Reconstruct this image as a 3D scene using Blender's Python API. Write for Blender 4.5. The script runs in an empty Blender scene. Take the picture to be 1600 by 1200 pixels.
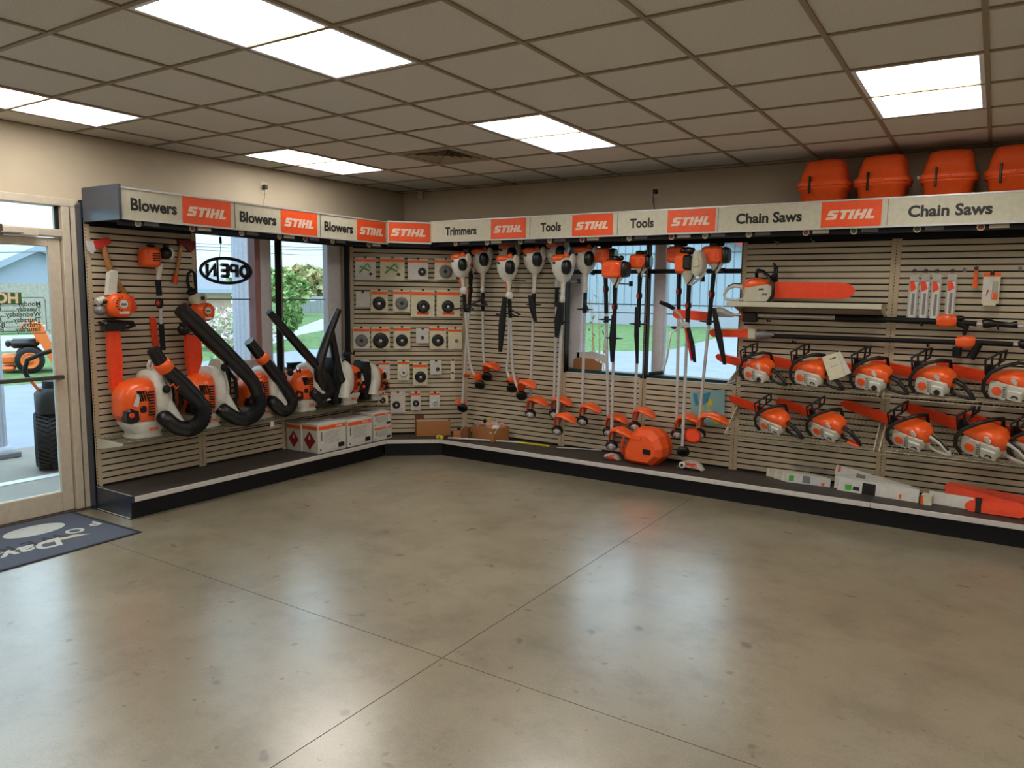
import bpy, math, random
import numpy as np
from mathutils import Matrix, Vector
random.seed(7)
R_ = math.radians
SC = bpy.context.scene
COL = SC.collection
# ------------------------------------------------------------------ camera
F, YAW, PIT, ROL = 1167., -.5714, -.1181, .0142
CAM = Vector((5.986, -6.894, 1.74))
_cy, _sy, _cp, _sp = math.cos(YAW), math.sin(YAW), math.cos(PIT), math.sin(PIT)
_f = Vector((_sy*_cp, _cy*_cp, _sp)); _r0 = Vector((_cy, -_sy, 0)); _u0 = _r0.cross(_f)
_r = math.cos(ROL)*_r0 + math.sin(ROL)*_u0
_u = -math.sin(ROL)*_r0 + math.cos(ROL)*_u0
cd = bpy.data.cameras.new('camera'); cam = bpy.data.objects.new('camera', cd); COL.objects.link(cam)
cam.matrix_world = Matrix(((_r.x, _u.x, -_f.x, CAM.x), (_r.y, _u.y, -_f.y, CAM.y), (_r.z, _u.z, -_f.z, CAM.z), (0, 0, 0, 1)))
cd.sensor_width = 36; cd.lens = F*36/1600; cd.clip_start = .05; cd.clip_end = 500
SC.camera = cam
# ------------------------------------------------------------------ world, exposure
SC.view_settings.view_transform = 'Standard'; SC.view_settings.look = 'None'
SC.view_settings.gamma = 1; SC.view_settings.use_curve_mapping = False
SC.view_settings.exposure = 0.0
SKY = 2.75
LAMP = 12.0
w = bpy.data.worlds.new('sky'); SC.world = w; w.use_nodes = True
nt = w.node_tree; nt.nodes.clear()
o_ = nt.nodes.new('ShaderNodeOutputWorld'); b_ = nt.nodes.new('ShaderNodeBackground')
tc = nt.nodes.new('ShaderNodeTexCoord'); sep = nt.nodes.new('ShaderNodeSeparateXYZ'); rp = nt.nodes.new('ShaderNodeValToRGB')
rp.color_ramp.elements[0].position = 0.0; rp.color_ramp.elements[0].color = (.38, .50, .57, 1)
rp.color_ramp.elements[1].position = 1.; rp.color_ramp.elements[1].color = (1.2, 1.55, 1.8, 1)
nt.links.new(tc.outputs['Generated'], sep.inputs[0]); nt.links.new(sep.outputs['Z'], rp.inputs[0])
nt.links.new(rp.outputs[0], b_.inputs[0]); b_.inputs[1].default_value = SKY; nt.links.new(b_.outputs[0], o_.inputs[0])

# ------------------------------------------------------------------ placing helpers: a photo direction met with a real plane
def ray(x, y): return _f + (x-800)/F*_r - (y-600)/F*_u
def PL(x, y, d=.10): v = ray(x, y); return CAM + v*((d-CAM.x)/v.x)          # plane parallel to the left wall
def PR(x, y, d=.12): v = ray(x, y); return CAM + v*((-d-CAM.y)/v.y)         # plane parallel to the back wall
def PZ(x, y, z=0.): v = ray(x, y); return CAM + v*((z-CAM.z)/v.z)
CA, CB = Vector((.10, -1.0, 0)), Vector((1.0, -.12, 0))
CU = (CB-CA).normalized(); CN = Vector((CU.y, -CU.x, 0)); CROT = math.atan2(CU.y, CU.x)
def PC(x, y, d=.0): v = ray(x, y); return CAM + v*((CN.dot(CA)+d-CN.dot(CAM))/CN.dot(v))
ROTL, ROTR = math.pi/2, 0.
def loc(P, rz, W): return Matrix.Rotation(-rz, 3, 'Z') @ (Vector(W)-Vector(P))

# ------------------------------------------------------------------ materials
def srgb(r, g, b):
    f = lambda c: (c/255/12.92) if c/255 <= .04045 else ((c/255+.055)/1.055)**2.4
    return (f(r), f(g), f(b), 1)
MATS = {}
def mat(name, rgb, rough=.5, metal=0., var=.06, scale=25., bump=0., coat=0., emit=None, es=1., spec=.5):
    if name in MATS: return MATS[name]
    m = bpy.data.materials.new(name); m.use_nodes = True; MATS[name] = m
    n = m.node_tree.nodes; l = m.node_tree.links; p = n['Principled BSDF']
    c = srgb(*rgb)
    p.inputs['Roughness'].default_value = rough; p.inputs['Metallic'].default_value = metal
    p.inputs['Coat Weight'].default_value = coat; p.inputs['Specular IOR Level'].default_value = spec
    t = n.new('ShaderNodeTexCoord'); no = n.new('ShaderNodeTexNoise'); no.inputs['Scale'].default_value = scale
    no.inputs['Detail'].default_value = 3
    cr = n.new('ShaderNodeValToRGB')
    cr.color_ramp.elements[0].position = .3; cr.color_ramp.elements[1].position = .7
    cr.color_ramp.elements[0].color = (c[0]*(1-var), c[1]*(1-var), c[2]*(1-var), 1)
    cr.color_ramp.elements[1].color = (min(1, c[0]*(1+var)), min(1, c[1]*(1+var)), min(1, c[2]*(1+var)), 1)
    l.new(t.outputs['Object'], no.inputs['Vector']); l.new(no.outputs['Fac'], cr.inputs[0]); l.new(cr.outputs[0], p.inputs['Base Color'])
    if bump:
        bu = n.new('ShaderNodeBump'); bu.inputs['Strength'].default_value = bump; bu.inputs['Distance'].default_value = .003
        l.new(no.outputs['Fac'], bu.inputs['Height']); l.new(bu.outputs[0], p.inputs['Normal'])
    if emit:
        p.inputs['Emission Color'].default_value = srgb(*emit); p.inputs['Emission Strength'].default_value = es
    return m
ORANGE = mat('orange_plastic', (246, 96, 32), .32, coat=.2)
REDOR = mat('scabbard_red_orange', (240, 74, 34), .38)
CASEOR = mat('case_orange', (244, 92, 34), .45)
WHITE = mat('white_plastic', (208, 206, 196), .4)
CREAM = mat('cream_plastic', (196, 192, 172), .42)
BLACK = mat('black_plastic', (14, 14, 16), .36)
RUBBER = mat('black_rubber', (17, 17, 19), .6, spec=.3)
DARK = mat('dark_gap', (9, 8, 7), .8)  # even near-black base colour for backings, joints, slots and gasket
STEEL = mat('brushed_steel', (206, 206, 206), .35, .35)
GREYM = mat('grey_metal', (130, 130, 130), .45, .5)
CHROME = mat('wire_chrome', (150, 144, 126), .35, .7)
SLAT = mat('slat_beige', (190, 176, 152), .5, var=.03)
STRIP = mat('upright_beige', (184, 166, 138), .5)
GBLACK = mat('gondola_black', (11, 12, 16), .45, spec=.3)
GEND = mat('gondola_end_panel', (40, 50, 66), .25, spec=.7)
DECK = mat('deck_charcoal', (60, 54, 50), .55, var=.12, scale=8)
RAIL = mat('price_rail', (196, 192, 188), .4)
SIGNW = mat('sign_ivory', (206, 202, 182), .45)
SIGNO = mat('sign_orange', (246, 88, 34), .45)
SIGNT = mat('sign_text', (30, 30, 30), .5)
LOGOW = mat('logo_white', (238, 214, 196), .5)
CARD = mat('cardboard', (168, 112, 66), .8, var=.05)
CARDD = mat('cardboard_inside', (120, 76, 46), .85)
PAPER = mat('paper_white', (206, 204, 198), .7)
PAPER2 = mat('paper_cream', (212, 206, 180), .7)
PRINT = mat('print_grey', (110, 110, 112), .7)
HAZ = mat('hazard_red', (150, 22, 26), .6)
WOOD = mat('tool_wood', (176, 124, 70), .5, var=.18, scale=14)
AXERED = mat('axe_red', (196, 34, 26), .4)
ALU = mat('door_aluminium', (204, 192, 174), .45, .1, spec=.4)
ALUD = mat('door_dark_trim', (70, 62, 54), .5)
WINF = mat('window_frame', (226, 224, 230), .5)
WINP = mat('window_frame_mauve', (176, 128, 128), .5)
TEAL = mat('teal_trim', (18, 62, 62), .45)
PLATE = mat('outlet_ivory', (200, 190, 168), .5)
YEL = mat('yellow_plastic', (210, 190, 40), .45)
GREEN = mat('label_green', (70, 170, 50), .6)
POLYB = mat('poly_bag', (205, 196, 190), .18, spec=.8, var=.2, scale=60)
DIRTW = mat('dusty_white', (190, 190, 190), .55)

def wallmat(name, rgb, sc=3.):
    m = mat(name, rgb, .75, var=.05, scale=sc, bump=.05, spec=.3); return m
WALL = wallmat('wall_paint', (194, 180, 158))

def glassmat():
    m = bpy.data.materials.new('window_glass'); m.use_nodes = True; n = m.node_tree.nodes; l = m.node_tree.links; n.clear()
    o = n.new('ShaderNodeOutputMaterial'); mx = n.new('ShaderNodeMixShader'); tr = n.new('ShaderNodeBsdfTransparent'); gl = n.new('ShaderNodeBsdfGlossy')
    tr.inputs[0].default_value = (.93, .96, .96, 1); gl.inputs['Roughness'].default_value = .02
    lw = n.new('ShaderNodeFresnel'); lw.inputs[0].default_value = 1.3
    l.new(lw.outputs[0], mx.inputs[0]); l.new(tr.outputs[0], mx.inputs[1]); l.new(gl.outputs[0], mx.inputs[2]); l.new(mx.outputs[0], o.inputs[0])
    return m
GLASS = glassmat()
def filmmat(name, rgb, a):
    m = bpy.data.materials.new(name); m.use_nodes = True; p = m.node_tree.nodes['Principled BSDF']
    p.inputs['Base Color'].default_value = srgb(*rgb); p.inputs['Alpha'].default_value = a; p.inputs['Roughness'].default_value = .15
    no = m.node_tree.nodes.new('ShaderNodeTexNoise'); no.inputs['Scale'].default_value = 40
    bu = m.node_tree.nodes.new('ShaderNodeBump'); bu.inputs['Strength'].default_value = .5
    m.node_tree.links.new(no.outputs[0], bu.inputs['Height']); m.node_tree.links.new(bu.outputs[0], p.inputs['Normal'])
    return m
FILM = filmmat('clear_film', (225, 225, 225), .35)
SHEERB = filmmat('sheer_poster', (150, 196, 200), .8)

# ------------------------------------------------------------------ mesh builder
class M:
    def __init__(s): s.v = []; s.f = []; s.mi = []; s.sm = []; s.m = []; s.T = None
    def _m(s, m):
        if m not in s.m: s.m.append(m)
        return s.m.index(m)
    def add(s, vs, fs, m, smooth=False):
        o = len(s.v); i = s._m(m)
        for p in vs:
            p = Vector(p)
            if s.T is not None: p = s.T @ p
            s.v.append(tuple(p))
        for f in fs: s.f.append([a+o for a in f]); s.mi.append(i); s.sm.append(smooth)
        return s
    def box(s, x0, x1, y0, y1, z0, z1, m, c=0):
        if x0 > x1: x0, x1 = x1, x0
        if y0 > y1: y0, y1 = y1, y0
        if z0 > z1: z0, z1 = z1, z0
        if c:
            c = min(c, (x1-x0)*.45, (y1-y0)*.45, (z1-z0)*.45)
            V = []
            for X, sx in ((x0, 1), (x1, -1)):
                for Y, sy in ((y0, 1), (y1, -1)):
                    for Zz, sz in ((z0, 1), (z1, -1)):
                        V += [(X, Y+sy*c, Zz+sz*c), (X+sx*c, Y, Zz+sz*c), (X+sx*c, Y+sy*c, Zz)]
            q = lambda i, j, k, a: (i*4+j*2+k)*3+a
            Fs = []
            for i in (0, 1): Fs.append([q(i, 0, 0, 0), q(i, 1, 0, 0), q(i, 1, 1, 0), q(i, 0, 1, 0)])
            for j in (0, 1): Fs.append([q(0, j, 0, 1), q(1, j, 0, 1), q(1, j, 1, 1), q(0, j, 1, 1)])
            for k in (0, 1): Fs.append([q(0, 0, k, 2), q(1, 0, k, 2), q(1, 1, k, 2), q(0, 1, k, 2)])
            for i in (0, 1):
                for j in (0, 1): Fs.append([q(i, j, 0, 0), q(i, j, 1, 0), q(i, j, 1, 1), q(i, j, 0, 1)])
            for i in (0, 1):
                for k in (0, 1): Fs.append([q(i, 0, k, 0), q(i, 1, k, 0), q(i, 1, k, 2), q(i, 0, k, 2)])
            for j in (0, 1):
                for k in (0, 1): Fs.append([q(0, j, k, 1), q(1, j, k, 1), q(1, j, k, 2), q(0, j, k, 2)])
            for i in (0, 1):
                for j in (0, 1):
                    for k in (0, 1): Fs.append([q(i, j, k, 0), q(i, j, k, 1), q(i, j, k, 2)])
            return s.add(V, Fs, m)
        V = [(x0, y0, z0), (x1, y0, z0), (x1, y1, z0), (x0, y1, z0), (x0, y0, z1), (x1, y0, z1), (x1, y1, z1), (x0, y1, z1)]
        return s.add(V, [[0, 3, 2, 1], [4, 5, 6, 7], [0, 1, 5, 4], [1, 2, 6, 5], [2, 3, 7, 6], [3, 0, 4, 7]], m)
    def cb(s, c, sz, m, ch=0):
        return s.box(c[0]-sz[0]/2, c[0]+sz[0]/2, c[1]-sz[1]/2, c[1]+sz[1]/2, c[2]-sz[2]/2, c[2]+sz[2]/2, m, ch)
    def loft(s, rings, m, caps=True, smooth=True, closed=False):
        n = len(rings[0]); V = [p for r in rings for p in r]; Fs = []
        R = len(rings)
        for i in range(R if closed else R-1):
            a = i*n; b = ((i+1) % R)*n
            for j in range(n): Fs.append([a+j, a+(j+1) % n, b+(j+1) % n, b+j])
        s.add(V, Fs, m, smooth)
        if caps and not closed:
            s.add(rings[0], [list(range(n))[::-1]], m); s.add(rings[-1], [list(range(n))], m)
        return s
    def tube(s, pts, r, m, n=8, closed=False, caps=True):
        pts = [Vector(p) for p in pts]; k = len(pts)
        rr = r if isinstance(r, (list, tuple)) else [r]*k
        rings = []; prev = None
        for i in range(k):
            a = pts[(i-1) % k] if (closed or i > 0) else pts[i]; b = pts[(i+1) % k] if (closed or i < k-1) else pts[i]
            t = (b-a).normalized()
            if prev is None:
                up = Vector((0, 0, 1)) if abs(t.z) < .9 else Vector((1, 0, 0))
                u = t.cross(up).normalized()
            else:
                u = (prev - t*prev.dot(t)).normalized()
            v = t.cross(u); prev = u
            rings.append([pts[i]+(u*math.cos(2*math.pi*j/n)+v*math.sin(2*math.pi*j/n))*rr[i] for j in range(n)])
        return s.loft(rings, m, caps, True, closed)
    def cyl(s, a, b, r, m, n=14, r2=None, caps=True): return s.tube([a, b], [r, r if r2 is None else r2], m, n, caps=caps)
    def ell(s, c, r, m, n=14, k=8, e=1.):
        rings = []
        for i in range(1, k):
            ph = -math.pi/2+math.pi*i/k
            cz = math.copysign(abs(math.sin(ph))**e, math.sin(ph)); cr = math.cos(ph)**e
            ring = []
            for j in range(n):
                t = 2*math.pi*j/n; ct, st = math.cos(t), math.sin(t)
                ring.append((c[0]+r[0]*cr*math.copysign(abs(ct)**e, ct), c[1]+r[1]*cr*math.copysign(abs(st)**e, st), c[2]+r[2]*cz))
            rings.append(ring)
        s.loft(rings, m, False)
        for rg, z, fl in ((rings[0], c[2]-r[2], 1), (rings[-1], c[2]+r[2], 0)):
            V = list(rg)+[(c[0], c[1], z)]
            s.add(V, [([j, (j+1) % n, n] if not fl else [(j+1) % n, j, n]) for j in range(n)], m, True)
        return s
    def lathe(s, c, ax, prof, m, n=20):
        ax = Vector(ax).normalized(); up = Vector((0, 0, 1)) if abs(ax.z) < .9 else Vector((1, 0, 0))
        u = ax.cross(up).normalized(); v = ax.cross(u); c = Vector(c)
        rings = [[c+ax*h+(u*math.cos(2*math.pi*j/n)+v*math.sin(2*math.pi*j/n))*max(r, 1e-4) for j in range(n)] for r, h in prof]
        return s.loft(rings, m, True, True)
    def prism(s, poly, P, ux, uy, th, m, smooth=False):
        P, ux, uy, th = Vector(P), Vector(ux), Vector(uy), Vector(th)
        A = [P+ux*a+uy*b for a, b in poly]; n = len(A)
        V = A+[p+th for p in A]
        s.add(V, [list(range(n))[::-1], list(range(n, 2*n))], m)
        return s.add(V, [[j, (j+1) % n, n+(j+1) % n, n+j] for j in range(n)], m, smooth)
    def build(s, name, parent=None):
        me = bpy.data.meshes.new(name); me.from_pydata(s.v, [], s.f)
        for m in s.m: me.materials.append(m)
        me.polygons.foreach_set('material_index', s.mi); me.polygons.foreach_set('use_smooth', s.sm); me.update()
        import bmesh
        bm = bmesh.new(); bm.from_mesh(me); bmesh.ops.recalc_face_normals(bm, faces=bm.faces); bm.to_mesh(me); bm.free()
        o = bpy.data.objects.new(name, me); COL.objects.link(o)
        if parent is not None: o.parent = parent
        return o
def sring(c, u, v, a, b, e=.5, n=20):
    c, u, v = Vector(c), Vector(u), Vector(v); out = []
    for j in range(n):
        t = 2*math.pi*j/n; ct, st = math.cos(t), math.sin(t)
        out.append(c+u*a*math.copysign(abs(ct)**e, ct)+v*b*math.copysign(abs(st)**e, st))
    return out
X_, Y_, Z_ = Vector((1, 0, 0)), Vector((0, 1, 0)), Vector((0, 0, 1))
def tag(o, label, cat, group=None):
    o['label'] = label; o['category'] = cat
    if group: o['group'] = group
    return o
def thing(name, label, cat, P=(0, 0, 0), rz=0., group=None):
    o = bpy.data.objects.new(name, None); COL.objects.link(o); o.empty_display_size = .05
    o.location = P; o.rotation_euler = (0, 0, rz); return tag(o, label, cat, group)
def struct(o): o['kind'] = 'structure'; return o
def link_copy(src, parent, P, name=None):
    o = src.copy(); COL.objects.link(o); o.parent = parent; o.location = P; return o
def copy_tree(o, parent=None):
    c = o.copy(); COL.objects.link(c); c.parent = parent
    for ch in list(o.children): copy_tree(ch, c)
    return c
FONT_M = {}
def text(body, parent, m, size, P, U, N, name='lettering', sx=1., bold=.0, shear=0., ext=.0006, align='CENTER'):
    """flat lettering: U reading direction, N facing direction"""
    cu = bpy.data.curves.new(name, 'FONT'); cu.body = body; cu.size = size; cu.align_x = align; cu.align_y = 'CENTER'
    cu.offset = bold; cu.shear = shear; cu.extrude = ext; cu.resolution_u = 3
    cu.materials.append(m)
    o = bpy.data.objects.new(name, cu); COL.objects.link(o); o.parent = parent
    U, N = Vector(U).normalized(), Vector(N).normalized(); W = N.cross(U)
    bpy.context.view_layer.update()
    me = bpy.data.meshes.new_from_object(o.evaluated_get(bpy.context.evaluated_depsgraph_get()))
    bpy.data.objects.remove(o); o = bpy.data.objects.new(name, me); COL.objects.link(o); o.parent = parent
    o.matrix_basis = Matrix(((U.x*sx, W.x, N.x, P[0]), (U.y*sx, W.y, N.y, P[1]), (U.z*sx, W.z, N.z, P[2]), (0, 0, 0, 1)))
    return o
LOGO = [  # block italic letters, unit height, advance included
 ([(0, 0), (.62, 0), (.72, .1), (.72, .5), (.62, .6), (.32, .6), (.32, .74), (.72, .74), (.72, 1), (.1, 1), (0, .9), (0, .5), (.1, .4), (.42, .4), (.42, .26), (0, .26)], .82),
 ([(.2, 0), (.48, 0), (.48, .74), (.7, .74), (.7, 1), (0, 1), (0, .74), (.2, .74)], .74),
 ([(0, 0), (.28, 0), (.28, 1), (0, 1)], .38),
 ([(0, 0), (.26, 0), (.26, .38), (.46, .38), (.46, 0), (.72, 0), (.72, 1), (.46, 1), (.46, .62), (.26, .62), (.26, 1), (0, 1)], .82),
 ([(0, 0), (.6, 0), (.6, .26), (.28, .26), (.28, 1), (0, 1)], .62)]
def logo(mb, P, ux, uz, n, width, height, m=None):
    """slanted word mark starting at lower left P"""
    tot = sum(a for _, a in LOGO)+.25; kx = width/tot; x = 0
    ux, uz, n, P = Vector(ux), Vector(uz), Vector(n), Vector(P)
    for poly, adv in LOGO:
        pl = [((x+a+b*.25)*kx, b*height) for a, b in poly]
        mb.prism(pl, P, ux, uz, n, m or LOGOW); x += adv

# ================================================================== ROOM SHELL
H = 2.915; RX, RY = 9.8, -9.75; T = .6096
def boxobj(name, b, m, parent=None, c=0): return M().box(*b, m, c).build(name, parent)
# --- floor: slabs with saw-cut joints
def floormat():
    m = bpy.data.materials.new('polished_concrete'); m.use_nodes = True; n = m.node_tree.nodes; l = m.node_tree.links; p = n['Principled BSDF']
    t = n.new('ShaderNodeTexCoord'); geo = n.new('ShaderNodeNewGeometry')
    def noise(sc, det=4, ro=.6):
        a = n.new('ShaderNodeTexNoise'); a.inputs['Scale'].default_value = sc; a.inputs['Detail'].default_value = det; a.inputs['Roughness'].default_value = ro
        l.new(geo.outputs['Position'], a.inputs['Vector']); return a
    def ramp(src, a, ca, b, cb):
        r = n.new('ShaderNodeValToRGB'); r.color_ramp.elements[0].position = a; r.color_ramp.elements[0].color = ca
        r.color_ramp.elements[1].position = b; r.color_ramp.elements[1].color = cb; l.new(src, r.inputs[0]); return r
    def mul(a, b, f=1.):
        x = n.new('ShaderNodeMix'); x.data_type = 'RGBA'; x.blend_type = 'MULTIPLY'; x.inputs[0].default_value = f
        l.new(a, x.inputs[6]); l.new(b, x.inputs[7]); return x.outputs[2]
    base = ramp(noise(1.1, 5).outputs[0], .3, srgb(136, 126, 104), .7, srgb(160, 149, 126))
    blot = ramp(noise(3.2, 6, .7).outputs[0], .36, (.62, .60, .56, 1), .52, (1, 1, 1, 1))
    speck = ramp(noise(7, 2, .5).outputs[0], .27, (.58, .52, .48, 1), .33, (1, 1, 1, 1))
    speck2 = ramp(noise(19, 2, .5).outputs[0], .25, (.6, .54, .5, 1), .295, (1, 1, 1, 1))
    fine = ramp(noise(90, 3).outputs[0], .35, (.86, .86, .86, 1), .65, (1.0, 1.0, 1.0, 1))
    c = mul(mul(mul(mul(base.outputs[0], blot.outputs[0], .5), speck.outputs[0]), fine.outputs[0]), speck2.outputs[0])
    l.new(c, p.inputs['Base Color'])
    rr = ramp(noise(2.3, 5).outputs[0], .35, (.30, .30, .30, 1), .7, (.46, .46, .46, 1)); l.new(rr.outputs[0], p.inputs['Roughness'])
    p.inputs['Specular IOR Level'].default_value = .6
    p.inputs['Coat Weight'].default_value = 1; p.inputs['Coat Roughness'].default_value = .27; p.inputs['Coat IOR'].default_value = 2.4
    bu = n.new('ShaderNodeBump'); bu.inputs['Strength'].default_value = .06; bu.inputs['Distance'].default_value = .004
    l.new(noise(14, 3).outputs[0], bu.inputs['Height']); l.new(bu.outputs[0], p.inputs['Normal'])
    return m
FLOOR = floormat()
fl = struct(boxobj('floor', (-.15, RX, RY, .15, -.2, -.0015), DARK))
for xa, xb in ((-.15, 3.87), (3.87, 8.44), (8.44, RX)):
    for ya, yb in ((-4.19, .15), (-8.8, -4.19), (RY, -8.8)):
        boxobj('concrete_slab', (xa+.0022, xb-.0022, ya+.0022, yb-.0022, -.0015, 0), FLOOR, fl)
# --- walls with openings
def wall(name, axis, c0, c1, a0, a1, holes, m=WALL):
    mb = M()
    def bx(a, b, z0, z1):
        if b-a < 1e-4 or z1-z0 < 1e-4: return
        if axis == 'x': mb.box(c0, c1, a, b, z0, z1, m)
        else: mb.box(a, b, c0, c1, z0, z1, m)
    cur = a0
    for h0, h1, z0, z1 in sorted(holes):
        bx(cur, h0, 0, H+.1); bx(h0, h1, 0, z0); bx(h0, h1, z1, H+.1); cur = h1
    bx(cur, a1, 0, H+.1)
    return struct(mb.build(name))
wl = wall('wall_left', 'x', -.18, 0, RY, .18, [(-6.1, -3.80, 0, 2.42), (-2.97, -.97, .93, 2.45)])
wb = wall('wall_back', 'y', 0, .18, 0, RX+.15, [(2.22, 4.36, .93, 2.45)])
wall('wall_right', 'x', RX, RX+.15, RY, 0, [])
wall('wall_front', 'y', RY-.15, RY, -.18, RX+.15, [])
struct(boxobj('baseboard_left', (0, .012, -3.80, -3.0, 0, .11), TEAL))
struct(boxobj('baseboard_right', (RX-.012, RX, RY, 0, 0, .11), TEAL))
struct(boxobj('baseboard_front', (0, RX, RY, RY+.012, 0, .11), TEAL))
# --- ceiling grid and tiles
def tilemat():
    m = mat('ceiling_tile', (206, 200, 190), .9, var=.10, scale=120, bump=.3, spec=.1); return m
TILE = tilemat(); GRID = mat('ceiling_grid_tan', (142, 126, 100), .6)
ce = struct(boxobj('ceiling', (-.1, RX+.1, RY-.1, .1, H+.06, H+.1), DARK))
xs = [max(0, min(RX, .98+T*i)) for i in range(-2, 16)]; ys = [max(RY, min(0, -3.80+T*j)) for j in range(-10, 8)]
xs = sorted(set(xs)); ys = sorted(set(ys))
xs = [x for i, x in enumerate(xs) if i == 0 or x-xs[i-1] > .02]; ys = [y for i, y in enumerate(ys) if i == 0 or y-ys[i-1] > .02]
if RX-xs[-1] > .05: xs.append(RX)
g = M()
for x in xs: g.box(x-.012, x+.012, RY, 0, H-.002, H+.03, GRID)
for y in ys: g.box(0, RX, y-.012, y+.012, H-.0022, H+.029, GRID)
g.build('ceiling_grid', ce)
LC = [(c, r) for c in (-1, 3, 7, 11) for r in (2, -2, -6)]
def inlight(x, y):
    for c, r in LC:
        if .98+T*c-.01 < x < .98+T*(c+1)+.01 and -3.80+T*r-.01 < y < -3.80+T*(r+2)+.01: return True
    return .98+T*1 < x < .98+T*2 and -3.80+T*3 < y < -3.80+T*4
tm = {}
for i in range(len(xs)-1):
    for j in range(len(ys)-1):
        wx, wy = xs[i+1]-xs[i]-.014, ys[j+1]-ys[j]-.014
        cx, cy = (xs[i]+xs[i+1])/2, (ys[j]+ys[j+1])/2
        if wx < .03 or wy < .03 or inlight(cx, cy): continue
        k = (round(wx, 2), round(wy, 2))
        if k not in tm:
            tm[k] = M().box(-wx/2, wx/2, -wy/2, wy/2, 0, .012, TILE).build('ceiling_tile', ce); o = tm[k]
        else: o = link_copy(tm[k], ce, (0, 0, 0))
        o.location = (cx, cy, H+.006+random.uniform(0, .0015))
def lensmat(name, col, s):
    m = bpy.data.materials.new(name); m.use_nodes = True; n = m.node_tree.nodes; l = m.node_tree.links; n.clear()
    o = n.new('ShaderNodeOutputMaterial'); e = n.new('ShaderNodeEmission'); t = n.new('ShaderNodeTexCoord'); sp = n.new('ShaderNodeSeparateXYZ')
    a = n.new('ShaderNodeMath'); a.operation = 'MULTIPLY'; a.inputs[1].default_value = 22.; co = n.new('ShaderNodeMath'); co.operation = 'COSINE'
    ab = n.new('ShaderNodeMath'); ab.operation = 'MULTIPLY_ADD'; ab.inputs[1].default_value = -.22*s; ab.inputs[2].default_value = .85*s
    l.new(t.outputs['Object'], sp.inputs[0]); l.new(sp.outputs['X'], a.inputs[0]); l.new(a.outputs[0], co.inputs[0]); l.new(co.outputs[0], ab.inputs[0])
    e.inputs[0].default_value = col; l.new(ab.outputs[0], e.inputs[1]); l.new(e.outputs[0], o.inputs[0]); return m
LENS = lensmat('lit_lens', (1., .95, .86, 1), LAMP)
LNAME = {(-1, -2): 'lit fluorescent ceiling panel nearest the wall above the glass door', (-1, 2): 'lit fluorescent ceiling panel nearest the wall above the blower signs',
 (3, -2): 'large lit fluorescent ceiling panel at the top of the view, nearest the camera', (3, 2): 'lit fluorescent ceiling panel beside the square air vent',
 (7, 2): 'lit fluorescent ceiling panel above the row of orange saw cases'}
for c, r in LC:
    th = thing('ceiling_light', LNAME.get((c, r), 'recessed fluorescent ceiling panel over the open floor outside the photo'), 'ceiling light',
               (.98+T*(c+.5), -3.80+T*(r+1), H), 0, 'recessed ceiling light panels')
    a, b = T/2-.012, T-.012
    mb = M(); mb.box(-a, a, -b, -b+.022, -.001, .03, WINF); mb.box(-a, a, b-.022, b, -.001, .03, WINF); mb.box(-a, -a+.022, -b, b, -.0008, .03, WINF); mb.box(a-.022, a, -b, b, -.0008, .03, WINF)
    mb.build('frame', th)
    M().box(-a+.02, a-.02, -b+.02, b-.02, .006, .012, LENS).build('lens', th)
# --- air vent
vt = thing('air_vent', 'square louvred ceiling air vent with dark slots', 'air vent', (.98+T*1.5, -3.80+T*3.5, H))
M().box(-.293, .293, -.293, .293, .012, .02, DARK).build('backing', vt)
mb = M()
for s in (-1, 1): mb.box(s*.25, s*.293, -.293, .293, -.002, .012, GRID); mb.box(-.25, .25, s*.25, s*.293, -.002, .012, GRID)
mb.build('frame', vt)
for q in (.21, .155, .10, .045):
    mb = M()
    for s in (-1, 1):
        mb.prism([(s*(q-.018), .016), (s*(q+.018), -.004), (s*(q+.021), -.001), (s*(q-.015), .019)], (0, -q, 0), X_, Z_, (0, 2*q, 0), GRID)
        mb.prism([(s*(q-.018), .016), (s*(q+.018), -.004), (s*(q+.021), -.001), (s*(q-.015), .019)], (-q, 0, 0), Y_, Z_, (2*q, 0, 0), GRID)
    mb.build('louver', vt)

# ================================================================== WINDOWS AND DOOR
win = struct(M().box(-.15, -.09, -2.97, -.97, .93, .975, WINF).box(-.15, -.09, -2.97, -.97, 2.40, 2.45, WINF).box(-.15, -.09, -2.97, -2.87, .975, 2.4, WINF)
             .box(-.15, -.06, -1.17, -.97, .975, 2.4, WINF, .01).box(-.15, -.05, -2.06, -1.92, .975, 2.4, WINF, .01).build('window_1'))
boxobj('window_post', (-.15, -.045, -2.125, -2.062, .975, 2.4), WINP, win)
boxobj('window_sill', (-.18, .03, -2.97, -.97, .9, .945), RAIL, win)
for a, b in ((-2.87, -2.125), (-1.92, -1.17)):
    boxobj('pane', (-.135, -.131, a, b, .975, 2.4), GLASS, win)
    boxobj('glazing_bar', (-.13, -.12, a, b, 1.66, 1.672), GREYM, win)
win = struct(M().box(2.22, 4.36, .09, .15, .93, .985, WINF).box(2.22, 4.36, .09, .15, 2.40, 2.45, WINF).box(2.22, 2.36, .06, .15, .985, 2.4, WINF, .01)
             .box(4.30, 4.36, .09, .15, .985, 2.4, WINF).box(3.15, 3.27, .06, .15, .985, 2.4, WINF, .01).build('window_2'))
boxobj('window_sill', (2.22, 4.36, -.03, .18, .90, .984), TEAL, win)
for a, b in ((2.36, 3.15), (3.27, 4.30)):
    boxobj('pane', (a, b, .131, .135, .985, 2.4), GLASS, win)
    boxobj('glazing_bar', (a, b, .12, .13, 1.66, 1.672), GREYM, win)
    boxobj('glazing_bar', (a, b, .12, .13, 1.575, 1.585), GREYM, win)
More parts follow.
